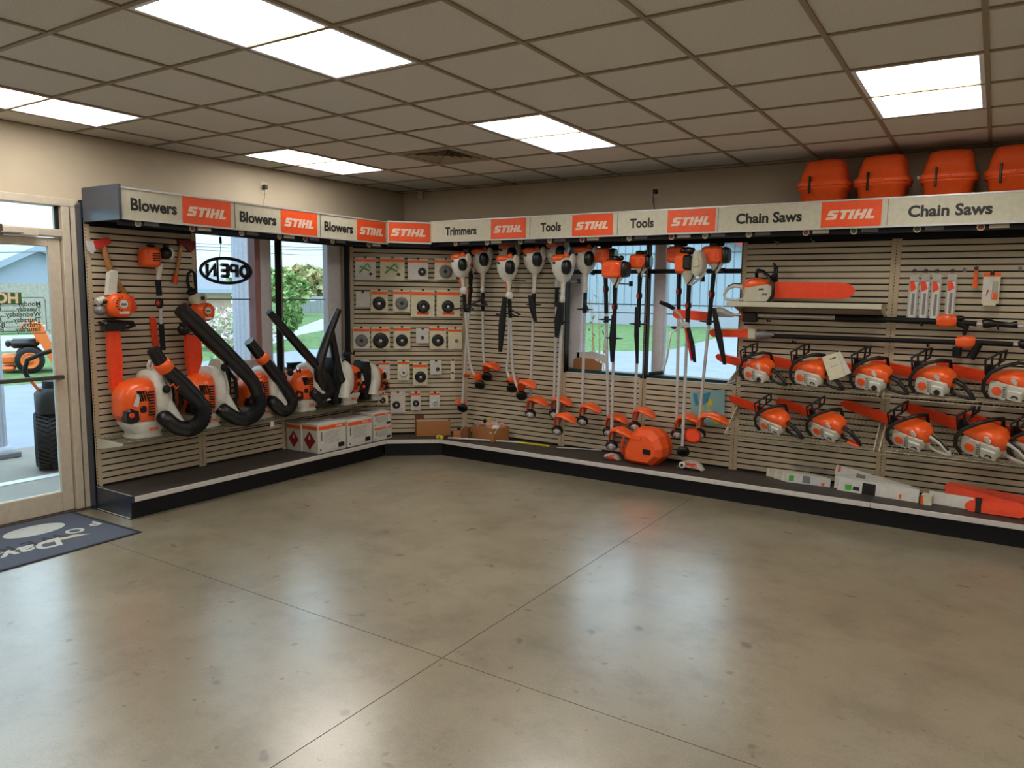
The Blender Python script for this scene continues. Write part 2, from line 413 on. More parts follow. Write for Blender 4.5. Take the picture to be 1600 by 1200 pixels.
# door
dfr = M()
for y0, y1 in ((-3.92, -3.80), (-4.97, -4.91), (-6.1, -6.02)): dfr.box(-.12, .02, y0, y1, .015, 2.359, ALU, .004)
dfr.box(-.12, .021, -6.1, -3.801, 2.36, 2.419, ALU, .004).box(-.12, .02, -4.91, -3.92, 2.13, 2.185, ALU, .006)
dfr.box(-.12, .03, -6.1, -3.80, 0, .014, ALUD).box(-.12, .02, -6.02, -4.97, .014, .2, ALU, .006)
dfr = struct(dfr.build('door_frame'))
boxobj('jamb_groove', (.0195, .022, -3.865, -3.858, .02, 2.36), ALUD, dfr)
boxobj('glazing_gasket', (-.04, -.02, -3.945, -3.92, 2.185, 2.36), DARK, dfr)
boxobj('transom_pane', (-.05, -.046, -4.91, -3.92, 2.185, 2.36), GLASS, dfr)
boxobj('side_pane', (-.05, -.046, -6.02, -4.97, .2, 2.36), GLASS, dfr)
ds = M(); ds.box(-.06, -.012, -4.01, -3.925, .015, 2.12, ALU, .005).box(-.06, -.012, -4.905, -4.82, .015, 2.12, ALU, .005)
ds.box(-.06, -.012, -4.82, -4.01, 2.055, 2.12, ALU, .005).box(-.06, -.012, -4.82, -4.01, .015, .175, ALU, .005)
dr = struct(ds.build('door_1'))
boxobj('pane', (-.04, -.036, -4.82, -4.01, .175, 2.055), GLASS, dr)
boxobj('push_bar', (-.012, .03, -4.86, -3.965, 1.055, 1.085), ALUD, dr, .005)
mb = M().box(-.012, .05, -4.50, -4.10, 2.12, 2.18, ALU, .006).tube([(.03, -4.12, 2.14), (.06, -4.3, 2.135), (.02, -4.45, 2.13)], .007, GREYM)
mb.box(.0, .052, -4.36, -4.34, 2.11, 2.19, ALUD).build('door_closer', dr)
# hours lettering on the glass, reads from outside
GL = mat('decal_green', (62, 110, 40), .5); GT = mat('decal_text', (70, 84, 60), .5)
XG = -.0355
p = PL(0, 458, XG); ph = PL(33, 476, XG)
hs = thing('hours_lettering', 'opening hours lettering with green heading stuck on the door glass', 'lettering', (XG, p.y, 0))
hb = PL(33, 457, XG); hy = hb.y-p.y
M().box(0, .0012, hy-.40, hy, ph.z-.0, hb.z, GL).build('heading_band', hs)
text('HOURS', hs, LOGOW, (hb.z-ph.z)*1.15, (.0018, hy-.19, (hb.z+ph.z)/2), -Y_, -X_, bold=.004)
def glasstext(s, x, y, m=GT, k=.05):
    q = PL(x, y, XG); text(s, hs, m, k, (.001, q.y-p.y, q.z), -Y_, -X_, align='LEFT', bold=.0012, ext=.0002)
for s, yy in (('Monday..........8-5', 475), ('Tuesday.........8-5', 483), ('Wednesday.....8-5', 491), ('Thursday.......8-5', 499.5), ('Friday...........8-5', 507), ('Saturday.......8-12', 514)): glasstext(s, 64, yy)
mb = M(); q1, q2 = PL(70, 465, XG), PL(72, 520, XG)
mb.tube([(.001, hy, q1.z), (.001, q1.y-p.y-.015, q1.z), (.001, q1.y-p.y, q1.z-.015), (.001, q1.y-p.y, q2.z+.015), (.001, q1.y-p.y-.015, q2.z), (.001, hy-.45, q2.z)], .0025, GT, 5)
mb.build('border', hs)
# outlets, sensor
def outlet(P, rz, label, cordlen, dark=True):
    t = thing('wall_outlet', label, 'outlet', P, rz)
    M().box(-.035, .035, -.006, 0, -.055, .055, PLATE, .003).build('plate', t)
    mb = M().box(-.028, .012, -.05, -.006, -.02, .022, BLACK, .006)
    mb.tube([(-.02, -.04, -.015), (-.024, -.04, -.09), (-.018, -.02, -cordlen*.6), (-.025, -.012, -cordlen)], .0035 if dark else .0015, BLACK, 6); mb.build('plug', t)
outlet(PL(412, 293, 0.), ROTL, 'ivory wall outlet with plug above the blower signs', .22, False)
outlet(PR(1027, 300, 0.), ROTR, 'ivory wall outlet with dark drooping cord above the tools signs', .24)
q = PR(659, 305, 0.)
sn = thing('motion_sensor', 'small white motion sensor in the corner below the ceiling', 'sensor', q, 0)
M().box(-.035, .035, -.05, 0, -.07, .06, PLATE, .012).build('housing', sn); M().ell((0, -.05, -.02), (.022, .008, .02), PAPER, 10, 6).build('lens', sn)

def fit(o, width):
    xs_ = [v.co.x for v in o.data.vertices]; wd = max(xs_)-min(xs_)
    k = width/max(1e-6, wd)
    m = o.matrix_basis.copy()
    for i in range(3): m[i][0] *= k
    o.matrix_basis = m
    return o
# ================================================================== SHELVING UNITS
PITCH = .0508; Z0 = .2; ZT = 2.235; ZL = Z0+PITCH*15-.009
slatm = {}
def slats(t, w, n):
    k = round(w, 3)
    for i in range(n):
        z = Z0+PITCH*i
        if k not in slatm:
            slatm[k] = M().box(.036, w-.036, -.012, 0, 0, PITCH-.0118, SLAT, .0015).build('slat', t); o = slatm[k]; o.location = (0, 0, z)
        else: link_copy(slatm[k], t, (0, 0, z))
def unit(label, P, rz, w, full, deckpoly=None, kickpoly=None, lastpost=False, endpanel=False, bar=False):
    t = thing('shelving_unit', label, 'shelving unit', P, rz, 'slatwall shelving units')
    n = 40 if full else 15
    slats(t, w, n)
    top = ZT if full else ZL
    mb = M().box(.004, w-.004, .0, .012, .18, top, DARK)
    if not full: mb.box(.036, w-.036, -.014, .0, ZL, ZL+.012, RAIL)
    mb.build('back_panel', t)
    for a, b in ((.0045, .0355), (w-.0355, w-.0045)): M().box(a, b, -.0125, 0, .18, top, STRIP).build('side_strip', t)
    for xx in ([0, w] if lastpost else [0]):
        p = M().box(xx-.015, xx+.015, .0, .075, .0, 2.28, GBLACK).box(xx-.0044, xx+.0044, -.011, .001, .18, 2.26, STRIP).build('post', t)
        sl = M(); z = .2
        while z < 2.24: sl.box(xx-.0024, xx+.0024, -.0116, -.0109, z, z+.013, DARK); z += .0254
        s_ = sl.build('slots', p); s_['kind'] = 'stuff'
    M().box(0, w, -.02, .05, ZT, 2.29, GBLACK).build('top_rail', t)
    if bar: M().box(.015, w-.015, .035, .06, 1.965, 2.008, GBLACK).build('crossbar', t)
    if deckpoly is None:
        M().box(0, w, -.50, .0, .155, .18, DECK, .002).build('deck', t)
        M().box(0, w, -.455, -.435, 0, .155, GBLACK).build('kick_plate', t)
        M().box(.001, w-.001, -.512, -.501, .142, .183, RAIL, .003).build('price_rail', t)
    else:
        M().prism(deckpoly, (0, 0, .155), X_, Y_, (0, 0, .025), DECK).build('deck', t)
        a, b = Vector((*deckpoly[1], 0)), Vector((*deckpoly[2], 0)); u = (b-a).normalized(); nn = Vector((u.y, -u.x, 0))
        M().prism([(0, .142), ((b-a).length, .142), ((b-a).length, .183), (0, .183)], a, u, Z_, nn*.011, RAIL).build('price_rail', t)
        a, b = Vector((*kickpoly[0], 0)), Vector((*kickpoly[1], 0)); u = (b-a).normalized(); nn = Vector((u.y, -u.x, 0))
        M().prism([(0, 0), ((b-a).length, 0), ((b-a).length, .155), (0, .155)], a, u, Z_, -nn*.02, GBLACK).build('kick_plate', t)
    if endpanel:
        e = M().prism([(.0, 0), (-.47, 0), (-.47, .14), (-.515, .14), (-.515, .188), (0, .20)], (-.012, 0, 0), Y_, Z_, (.012, 0, 0), GEND)
        e.box(-.014, -.011, -.465, -.01, .008, .014, STEEL).box(-.014, -.011, -.50, -.01, .189, .194, STEEL); e.build('end_panel', t)
        M().box(-.02, 0, .0, .088, 0, 2.38, GEND).build('side_panel', t)
    return t
unit('leftmost shelving unit with axes and hedge trimmers beside the glass door', (.10, -3.80, 0), ROTL, .935, True, endpanel=True)
unit('low window shelving unit behind the second and third blowers', (.10, -2.865, 0), ROTL, .935, False)
unit('low window shelving unit above the white oil cartons', (.10, -1.93, 0), ROTL, .93, False, lastpost=True)
CW = (CB-CA).length
def cl(x, y): q = loc(CA, CROT, (x, y, 0)); return (q.x, q.y)
unit('angled corner shelving unit hung with blade and spool packs', CA, CROT, CW, True,
     [(0, 0), cl(.60, -.985), cl(1.03, -.62), (CW, 0)][::1], [cl(.555, -.97), cl(1.03, -.575)])
for lab, x0, x1, full, last in (('full height shelving unit behind the first trimmers right of the corner', 1.0, 2.26, True, False),
        ('low window shelving unit behind the middle trimmers', 2.26, 3.15, False, False),
        ('low window shelving unit behind the orange saw case and sheer poster', 3.15, 4.06, False, False),
        ('full height shelving unit carrying the large chainsaw on a shelf', 4.06, 5.28, True, False),
        ('full height shelving unit with hanging bar packs at the right', 5.28, 6.50, True, False),
        ('full height shelving unit past the right edge of the photo', 6.50, 7.72, True, True)):
    unit(lab, (x0, -.12, 0), ROTR, x1-x0, full, lastpost=last, bar=not full)

# ================================================================== HEADER SIGNS
def sign(label, P, rz, w, z0, z1, dp, lx=None, word=None, wx=None, rail=True, endp=False, disc=()):
    """P on sign face at its left end; dp canopy depth behind the face; lx logo panel span, wx word span"""
    t = thing('header_sign', label, 'sign', (P[0], P[1], 0), rz, 'lit header signs above the shelving')
    M().box(.001, w-.001, 0, .02, z0, z1, SIGNW).build('sign_board', t)
    M().box(0, w, -.006, .021, z1, z1+.012, STEEL).box(0, w, -.006, .021, z0-.012, z0, STEEL).box(-.001, .004, -.003, .02, z0, z1, GREYM).build('edge_rail', t)
    M().box(.0, w, .021, dp, z0+.0, z0+.012, GBLACK).box(.0, w, .021, dp, 2.40, 2.415, GBLACK).build('canopy_panel', t)
    h = z1-z0
    if lx:
        pn = M().box(lx[0], lx[1], -.003, 0, z0+.002, z1-.002, SIGNO).build('logo_panel', t)
        mb = M(); lw = lx[1]-lx[0]; logo(mb, (lx[0]+lw*.08, -.003, z0+h*.30), X_, Z_, -Y_*.0015, lw*.86, h*.36); mb.build('logo', pn)
    if word:
        o = text(word, t, SIGNT, h*.57, ((wx[0]+wx[1])/2, -.001, z0+h*.47), X_, -Y_, bold=.004); fit(o, wx[1]-wx[0])
    M().box(0, w, .05, .056, z0-.05, z0, GBLACK).build('label_strip', t)
    for i, (dx, c) in enumerate(disc):
        mb = M().cyl((dx, .049, z0-.028), (dx, .0445, z0-.028), .026, PLATE, 16).cyl((dx, .0445, z0-.028), (dx, .043, z0-.028), .019, c, 14)
        mb.box(dx+.05, dx+.17, .0455, .05, z0-.038, z0-.012, PAPER2 if i % 2 else PRINT); mb.build('price_disc', t)
    return t
zl0, zl1 = 2.262, 2.472
def lspan(a, b, y0): return (PL(a, 330, .60).y-y0, PL(b, 330, .60).y-y0)
def rspan(a, b, x0): return (PR(a, 340, .60).x-x0, PR(b, 340, .60).x-x0)
DG, DR, DC = mat('disc_green', (70, 100, 60), .6), mat('disc_red', (140, 60, 50), .6), mat('disc_cream', (150, 142, 120), .6)
yb = [-3.79, PL(366.5, 330, .60).y, PL(500, 345, .60).y, -.955]
sign('leftmost blowers header sign beside the black end panel', (.60, yb[0]), ROTL, yb[1]-yb[0], zl0, zl1, .585, lspan(285, 360, yb[0]), 'Blowers', lspan(204, 276, yb[0]), disc=((.15, DC), (.6, DR)))
sign('middle blowers header sign on the left run', (.60, yb[1]), ROTL, yb[2]-yb[1], zl0, zl1, .585, lspan(438.5, 495, yb[1]), 'Blowers', lspan(374, 431, yb[1]), disc=((.1, DC), (.5, DC), (.8, DR)))
sign('rightmost blowers header sign nearest the corner', (.60, yb[2]), ROTL, yb[3]-yb[2], zl0, zl1, .585, lspan(557.5, 602, yb[2]), 'Blowers', lspan(506, 551, yb[2]), disc=((.2, DC), (.7, DG)))
ep = M().box(0, .50, 0, .02, 2.245, 2.50, GEND, .003)
o = ep.build('canopy_end_panel'); o.location = (.115, -3.813, 0); tag(o, 'glossy black canopy end panel at the left end of the signs', 'panel')
a, b = Vector((.60, -.955, 0)), Vector((.895, -.60, 0)); rz = math.atan2(b.y-a.y, b.x-a.x); cw = (b-a).length
t = thing('header_sign', 'small orange logo header sign across the corner', 'sign', a, rz, 'lit header signs above the shelving')
M().box(.001, cw-.001, 0, .02, 2.28, 2.482, SIGNW).build('sign_board', t)
M().box(0, cw, -.004, .021, 2.482, 2.494, STEEL).box(0, cw, -.004, .021, 2.268, 2.28, STEEL).build('edge_rail', t)
pn = M().box(.012, cw-.012, -.003, 0, 2.285, 2.478, SIGNO).build('logo_panel', t)
mb = M(); logo(mb, (.03, -.003, 2.34), X_, Z_, -Y_*.0015, cw-.07, .078); mb.build('logo', pn)
q = [loc(a, rz, v) for v in ((.60, -.955, 0), (.895, -.60, 0), (.895, -.01, 0), (.01, -.01, 0), (.01, -.955, 0))]
mb = M(); mb.prism([(v.x, v.y+.0205 if i < 2 else v.y) for i, v in enumerate(q)], (0, 0, 2.28), X_, Y_, (0, 0, .012), GBLACK)
mb.prism([(v.x, v.y+.0205 if i < 2 else v.y) for i, v in enumerate(q)], (0, 0, 2.40), X_, Y_, (0, 0, .015), GBLACK); mb.build('canopy_panel', t)
M().box(0, cw, .05, .056, 2.232, 2.28, GBLACK).build('label_strip', t)
zr0, zr1 = 2.297, 2.494
xb = [PR(672.5, 360, .60).x, PR(828, 350, .60).x, PR(965, 345, .60).x, PR(1122, 340, .60).x, PR(1387, 330, .60).x]
xb += [xb[-1]+1.22, xb[-1]+2.44]
for i, (lab, wd, wp, lp, dd) in enumerate((('trimmers header sign right of the corner', 'Trimmers', (696, 745), (767.5, 822), ((.3, DC), (.7, DC), (1.1, DG))),
        ('left tools header sign beside the trimmers sign', 'Tools', (845, 877), (894.5, 958), ((.2, DC), (.55, DR))),
        ('right tools header sign over the window', 'Tools', (985, 1022), (1043.5, 1118), ((.1, DC), (.5, DR), (.8, DC))),
        ('chain saws header sign above the large chainsaw', 'Chain Saws', (1150, 1253), (1283, 1377), ((.25, DC), (.7, DR), (1.05, DG))),
        ('chain saws header sign at the right edge below the orange cases', 'Chain Saws', (1418, 1550), None, ((.2, DG), (.6, DR))),
        ('header sign beyond the right edge of the photo', 'Chain Saws', None, None, ()))):
    x0, x1 = xb[i], xb[i+1]
    wx = rspan(*wp, x0) if wp else (.12, .75)
    lx = rspan(*lp, x0) if lp else (.86, 1.19)
    sign(lab, (x0, -.60), ROTR, x1-x0, zr0, zr1, .585, lx, wd, wx, disc=dd)

# ================================================================== OUTSIDE
def face(P): d = CAM-Vector(P); return math.atan2(d.y, d.x)+math.pi/2
GRASS = mat('grass', (94, 118, 76), .95, var=.35, scale=6, spec=.1)
LOT = mat('lot_concrete', (128, 134, 146), .85, var=.08, scale=2)
DRIVE = mat('drive_white', (160, 160, 162), .85, var=.05, scale=2)
PORCH = mat('porch_concrete', (122, 116, 108), .8, var=.08, scale=4)
G = -.1
gr = struct(boxobj('ground', (-120, 120, -60, 180, -.5, G), GRASS))
def flat(name, pts, z0, z1, m): return struct(M().prism([(p.x, p.y) for p in pts], (0, 0, z0), X_, Y_, (0, 0, z1-z0), m).build(name))
def gp(x, y): return PZ(x, y, G)
flat('parking_lot', [Vector((.1, -30, 0)), Vector((-16, -30, 0)), gp(-60, 606), gp(0, 604), gp(115, 596), gp(340, 562), gp(400, 556), gp(480, 546), gp(700, 546), gp(920, 549), gp(1040, 549), gp(1155, 519), gp(1230, 519), Vector((16, 14, 0)), Vector((16, .1, 0)), Vector((.1, .1, 0))], G-.05, G+.006, LOT)
flat('driveway', [gp(-60, 552), gp(115, 546), gp(330, 528), gp(380, 524), gp(380, 514), gp(330, 518), gp(115, 522), gp(-60, 526)], G-.05, G+.01, DRIVE)
flat('driveway', [gp(425, 538), gp(470, 523), gp(507, 516), gp(560, 508), gp(560, 492), gp(507, 497), gp(462, 514), gp(425, 524)], G-.05, G+.012, DRIVE)
flat('porch_slab', [Vector((-.17, -9, 0)), Vector((-3.0, -9, 0)), Vector((-3.0, 1.0, 0)), Vector((-.17, 1.0, 0))], -.13, -.02, PORCH)
flat('porch_edge_strip', [Vector((-1.35, -9, 0)), Vector((-1.47, -9, 0)), Vector((-1.47, 1.0, 0)), Vector((-1.35, 1.0, 0))], -.02, -.012, DIRTW)
# fluted columns
COLM = mat('column_white', (168, 170, 182), .6)
def column(label, P, h):
    t = thing('porch_column', label, 'column', P, 0, 'fluted porch columns')
    r = .155; n = 48
    pr_ = lambda k: [Vector(((r-(.012 if j % 3 == 1 else 0))*math.cos(2*math.pi*j/n), (r-(.012 if j % 3 == 1 else 0))*math.sin(2*math.pi*j/n), k)) for j in range(n)]
    M().loft([pr_(.12), pr_(h-.1)], COLM, smooth=False).build('shaft', t)
    M().cb((0, 0, .03), (.42, .42, .06), PRINT, .01).lathe((0, 0, .06), (0, 0, 1), [(.2, 0), (.2, .03), (.165, .06)], COLM, 28).build('base', t)
    M().cb((0, 0, h-.05), (.4, .4, .1), COLM).build('capital', t)
q = PZ(10, 722, -.02); column('white fluted porch column seen through the glass door', (-2.72, q.y, -.02), 3.2)
q = PL(382, 480, -2.75); column('white fluted porch column seen through the window by the open sign', (-2.75, q.y, -.02), 3.2)
# foliage
def leafy(name, label, cat, P, trunk_h, crowns, cols, n, leaf, grp=None, seed=1):
    rnd = random.Random(seed); t = thing(name, label, cat, P, 0, grp)
    if trunk_h: M().tube([(0, 0, 0), (.05, 0, trunk_h*.5), (0, .05, trunk_h)], [trunk_h*.06, trunk_h*.045, trunk_h*.03], WOOD, 8).build('trunk', t)
    mb = M(); ms = [mat('leaf_%d_%d_%d' % c, c, .8, spec=.2) for c in cols]
    for cx, cy, cz, rx, ry, rz in crowns:
        for i in range(n):
            while 1:
                a = Vector((rnd.uniform(-1, 1), rnd.uniform(-1, 1), rnd.uniform(-1, 1)))
                if .35 < a.length < 1: break
            p = Vector((cx+a.x*rx, cy+a.y*ry, cz+a.z*rz)); s = leaf*rnd.uniform(.6, 1.3)
            u = Vector((rnd.gauss(0, 1), rnd.gauss(0, 1), rnd.gauss(0, 1))).normalized(); v = u.cross(Vector((rnd.gauss(0, 1), rnd.gauss(0, 1), 1))).normalized()
            mb.add([p-u*s, p-v*s*.6, p+u*s, p+v*s*.6], [[0, 1, 2, 3]], rnd.choice(ms))
    o = mb.build('foliage', t); o['kind'] = 'stuff'
# trees beyond the windows
AUT = [(186, 176, 130), (170, 172, 124), (200, 178, 136)]; GRN = [(132, 166, 104), (112, 150, 90), (156, 176, 116)]
def treeat(px, base, top, halfw, D, cols, label, n=700, seed=1, leaf=.35, name='tree', th=.35, grp='trees beyond the left window'):
    b = PL(px, base, -D); tp = PL(px, top, -D); k = (PL(px+halfw, base, -D)-b).length; hgt = tp.z-G
    leafy(name, label, 'tree', (b.x, b.y, G), hgt*th, [(0, 0, hgt*(.5+th/2), k*.9, k, hgt*(1-th)/2*1.05), (k*.3, k*.4, hgt*.55, k*.8, k*.7, hgt*.3)], cols, n, leaf, grp, seed)
treeat(435, 500, 424, 30, 42, GRN+AUT[:1], 'green tree filling the narrow pane left of the dark post', 900, 2, .45)
treeat(472, 500, 416, 30, 62, AUT, 'tan autumn tree standing above the grey fence', 900, 3, .55)
treeat(506, 500, 424, 26, 64, GRN+AUT, 'green and tan tree at the right edge of the left window', 900, 4, .55)
treeat(538, 500, 428, 26, 66, GRN+AUT[1:], 'tree hidden behind the right side of the left window frame', 500, 5, .6)
treeat(450, 536, 456, 14, 17, GRN, 'bushy green tree standing before the white drive', 750, 6, .13, th=.12)
treeat(372, 500, 436, 10, 44, GRN, 'distant green tree beside the tan house', 500, 7, .5)
treeat(18, 500, 398, 12, 60, [(196, 190, 180), (170, 160, 150)], 'bare pale tree beside the blue gable', 260, 8, .35)
b = gp(366, 545)
leafy('flowering_shrub', 'pale pink flowering shrub outside the left window', 'shrub', (b.x, b.y, G), 0, [(0, 0, .65, 1.6, 1.3, .7)], [(226, 206, 206), (200, 170, 176), (170, 190, 140)], 1500, .085, None, 9)
b = gp(372, 580)
leafy('green_shrub', 'low green shrub at the foot of the porch column', 'shrub', (b.x, b.y, G), 0, [(0, 0, .2, .7, .6, .28)], [(150, 190, 130), (120, 170, 100)], 700, .05, None, 10)
# young shrub by the back window
st = PR(930, 575, -1.6); mb = M(); rnd = random.Random(3); t = thing('garden_shrub', 'thin leafy shrub just outside the back window', 'shrub', (st.x, st.y, G))
for k in range(9):
    a = Vector((rnd.uniform(-.06, .06), rnd.uniform(-.05, .05), 0)); tip = Vector((rnd.uniform(-.28, .22), rnd.uniform(-.25, .25), rnd.uniform(1.3, 2.3)))
    mb.tube([a, a.lerp(tip, .5)+Vector((.02, 0, .05)), tip], [.008, .005, .002], WOOD, 5)
    for j in range(18):
        p = a.lerp(tip, .25+.75*j/18)+Vector((rnd.gauss(0, .05), rnd.gauss(0, .05), 0)); u = Vector((rnd.gauss(0, 1), rnd.gauss(0, 1), rnd.gauss(0, .6))).normalized()*.045; v = u.cross(Z_).normalized()*.015
        mb.add([p-u, p-v, p+u, p+v], [[0, 1, 2, 3]], mat('leaf_g1', (96, 130, 84), .7))
o = mb.build('foliage', t); o['kind'] = 'stuff'
# buildings
BLUEW = mat('siding_pale_blue', (160, 172, 188), .6, var=.04); STONE = mat('stone_tan', (176, 170, 158), .9, var=.15, scale=8); ROOFM = mat('roof_slate', (122, 126, 136), .8, var=.1); HOUSEW = mat('house_tan', (216, 192, 162), .85, var=.08); HOUSEG = mat('garage_pink_brick', (206, 176, 160), .85, var=.12, scale=12)
REDT = mat('trim_red', (200, 62, 54), .6)
D = 30.; t0 = PL(0, 500, -D)
t = thing('gable_building', 'pale blue gabled building with tan stone base seen through the door', 'building', (-D, t0.y, G))
def lz(px, py): v = PL(px, py, -D); return (v.y-t0.y, v.z-G)
yl, yr = lz(-40, 430)[0], lz(92, 430)[0]; pk = lz(55, 392); el = lz(0, 418); zb = lz(40, 443)[1]
M().box(-9, 0, yl, yr, 0, zb, STONE).build('stone_wall', t)
pr2 = [(yl, zb), (yr, zb), (yr, lz(92, 408)[1]), pk, (yl, lz(-40, 437)[1])]
M().prism(pr2, (-9, 0, 0), Y_, Z_, (9, 0, 0), BLUEW).build('gable_wall', t)
mb = M()
for a, b in ((pk, (yl-.3, pr2[4][1]-.05)), (pk, (yr+.3, pr2[2][1]-.05))):
    mb.prism([(a[0], a[1]), (b[0], b[1]), (b[0], b[1]+.28), (a[0], a[1]+.28)], (-9.3, 0, 0), Y_, Z_, (9.7, 0, 0), BLUEW)
mb.build('roof', t)
D = 24.; t0 = PL(330, 530, -D); t = thing('tan_house', 'tan brick house with slate blue roof behind the open sign', 'house', (-D, t0.y, G))
yl, yr = lz(280, 500)[0], lz(362, 500)[0]; ze = lz(340, 452)[1]
M().box(-7, 0, yl, yr, 0, ze, HOUSEW).build('wall', t)
M().box(0, .05, lz(325, 500)[0], lz(350, 500)[0], 0, lz(340, 472)[1], HOUSEG).build('garage_door', t)
M().prism([(.7, ze-.1), (-3.5, ze+.95), (-7.7, ze-.1)], (0, yl, 0), X_, Z_, (0, yr-yl+.9, 0), ROOFM).build('roof', t)
M().box(.6, .75, yl, yr+.9, ze-.16, ze+.0, BLUEW).build('gutter', t)
M().cyl((.4, yr+.5, 0), (.4, yr+.5, ze-.1), .12, COLM, 10).build('porch_post', t)
# far garage next to it
D = 34.; t0 = PL(370, 520, -D); t = thing('far_shed', 'small distant white shed right of the tan house', 'shed', (-D, t0.y, G))
M().box(-3, 0, lz(364, 500)[0], lz(392, 500)[0], 0, lz(372, 476)[1], HOUSEW).build('wall', t); M().prism([(.4, lz(372, 476)[1]), (-1.5, lz(372, 468)[1]), (-3.4, lz(372, 476)[1])], (0, lz(363, 500)[0], 0), X_, Z_, (0, lz(394, 500)[0]-lz(363, 500)[0], 0), COLM).build('roof', t)
# plank fence
D = 46.; t0 = PL(470, 500, -D); t = thing('plank_fence', 'weathered grey plank fence beyond the drive', 'fence', (-D, t0.y, G)); FENM = mat('fence_grey', (150, 150, 152), .85, var=.15)
y = 0.; zt = lz(490, 470)[1]; k = 0; ye = lz(545, 500)[0]; pw = (lz(475, 500)[0]-lz(471, 500)[0])
M().box(-.1, -.04, 0, ye, zt*.7, zt*.75, FENM).build('rail', t)
while y < ye:
    M().box(-.04, 0, y, y+pw*.9, 0, zt+random.uniform(-.06, .06), FENM).build('plank', t); y += pw
D = 49.; t0 = PL(470, 500, -D); t = thing('carport', 'white metal carport roof showing above the fence', 'carport', (-D, t0.y, G))
M().prism([(0, lz(470, 469)[1]), (lz(540, 480)[0], lz(540, 470)[1]), (lz(540, 480)[0], lz(540, 464)[1]), (0, lz(470, 462)[1])], (-5, 0, 0), Y_, Z_, (5, 0, 0), COLM).build('roof', t)
for px in (478, 500, 525): M().box(-.1, .1, lz(px, 480)[0], lz(px, 480)[0]+.2, 0, lz(px, 468)[1], COLM).build('post', t)
# blue metal building behind the back window
D = 40.; t0 = PR(900, 500, -D); t = thing('metal_building', 'pale blue ribbed metal building across the lawn behind the back window', 'building', (t0.x, D, G))
def rz_(px, py): v = PR(px, py, -D); return (v.x-t0.x, v.z-G)
xa, xe = rz_(880, 480)[0], rz_(1240, 480)[0]; zt = rz_(900, 340)[1]
M().box(xa, xe, 0, 14, 0, zt, BLUEW).build('wall', t)
nP = 30; pw = (xe-xa)/nP
for i in range(nP): M().box(xa+pw*i+.03, xa+pw*(i+1)-.03, -.06, 0, .35, zt, BLUEW, .02).build('wall_panel', t)
M().box(xa, xe, -.08, 0, 0, rz_(1000, 480)[1], COLM).build('base_band', t)
M().box(xa, xe, -.12, 0, rz_(1000, 397)[1], rz_(1000, 396)[1]+.02, ROOFM).build('band', t)
M().prism([rz_(1100, 366), rz_(1200, 396), rz_(1200, 385), rz_(1120, 362)], (0, -.2, 0), X_, Z_, (0, -.5, 0), REDT).build('roof_trim', t)
# power lines
for i, (a, b) in enumerate((((300, 378), (520, 384)), ((300, 387), (520, 398)), ((-20, 380), (90, 372)), ((0, 395), (90, 379)), ((300, 383), (520, 388)))):
    p0, p1 = PL(a[0]-60, a[1], -16), PL(b[0]+120, b[1], -16)
    o = M().tube([p0, (p0+p1)/2-Vector((0, 0, .12)), p1], .012, GREYM, 5).build('power_line'); tag(o, ['thin power line highest of those outside the left window', 'lowest power line outside the left window', 'upper power line above the blue gable', 'lower power line touching the blue gable peak', 'middle power line outside the left window'][i], 'power line', 'power lines')
# zero turn mower on the lawn
P = gp(48, 583); t = thing('riding_mower', 'orange riding mower parked on the grass beyond the door', 'mower', (P.x, P.y, G), face(P)); MO = mat('mower_orange', (226, 108, 38), .5)
s = (CAM-P).length/F
def wheel(r, wd, c, par):
    a = M().lathe(c, (0, 1, 0), [(r*.6, -wd/2), (r*.9, -wd/2), (r, -wd*.35), (r, wd*.35), (r*.9, wd/2), (r*.6, wd/2)], RUBBER, 24).build('tyre', par)
    M().lathe(c, (0, 1, 0), [(.01, -wd*.62), (r*.2, -wd*.62), (r*.22, -wd*.53), (r*.5, -wd*.53), (r*.55, -wd*.58), (r*.62, -wd*.58), (r*.62, wd*.5)], MO, 20).build('rim', a)
wheel(17*s, .28, (0, 0, 17*s), t); wheel(17*s, .28, (0, .9, 17*s), t); wheel(10*s, .16, (72*s, 0, 10*s), t); wheel(10*s, .16, (72*s, .9, 10*s), t)
M().box(-32*s, -6*s, .1, .8, 12*s, 24*s, MO, .05).box(-33*s, -16*s, .05, .85, 3*s, 9*s, MO, .05).build('rear_deck', t)
M().box(-22*s, 12*s, .15, .75, 32*s, 44*s, BLACK, .08).box(-26*s, -20*s, .2, .7, 34*s, 42*s, BLACK, .03).build('engine', t)
M().prism([(0, 60*s), (8*s, 66*s), (16*s, 64*s), (26*s, 34*s), (60*s, 30*s), (60*s, 14*s), (24*s, 12*s), (14*s, 36*s)], (0, -.02, 0), X_, Z_, (0, .9, 0), MO).build('body', t)
M().box(20*s, 36*s, .2, .7, 34*s, 40*s, GREYM, .04).prism([(20*s, 38*s), (14*s, 60*s), (20*s, 62*s), (27*s, 40*s)], (0, .2, 0), X_, Z_, (0, .5, 0), DIRTW).build('seat', t)
M().tube([(-8*s, .1, 60*s), (4*s, .1, 72*s), (10*s, .1, 40*s)], .03, MO, 6).build('roll_bar', t)
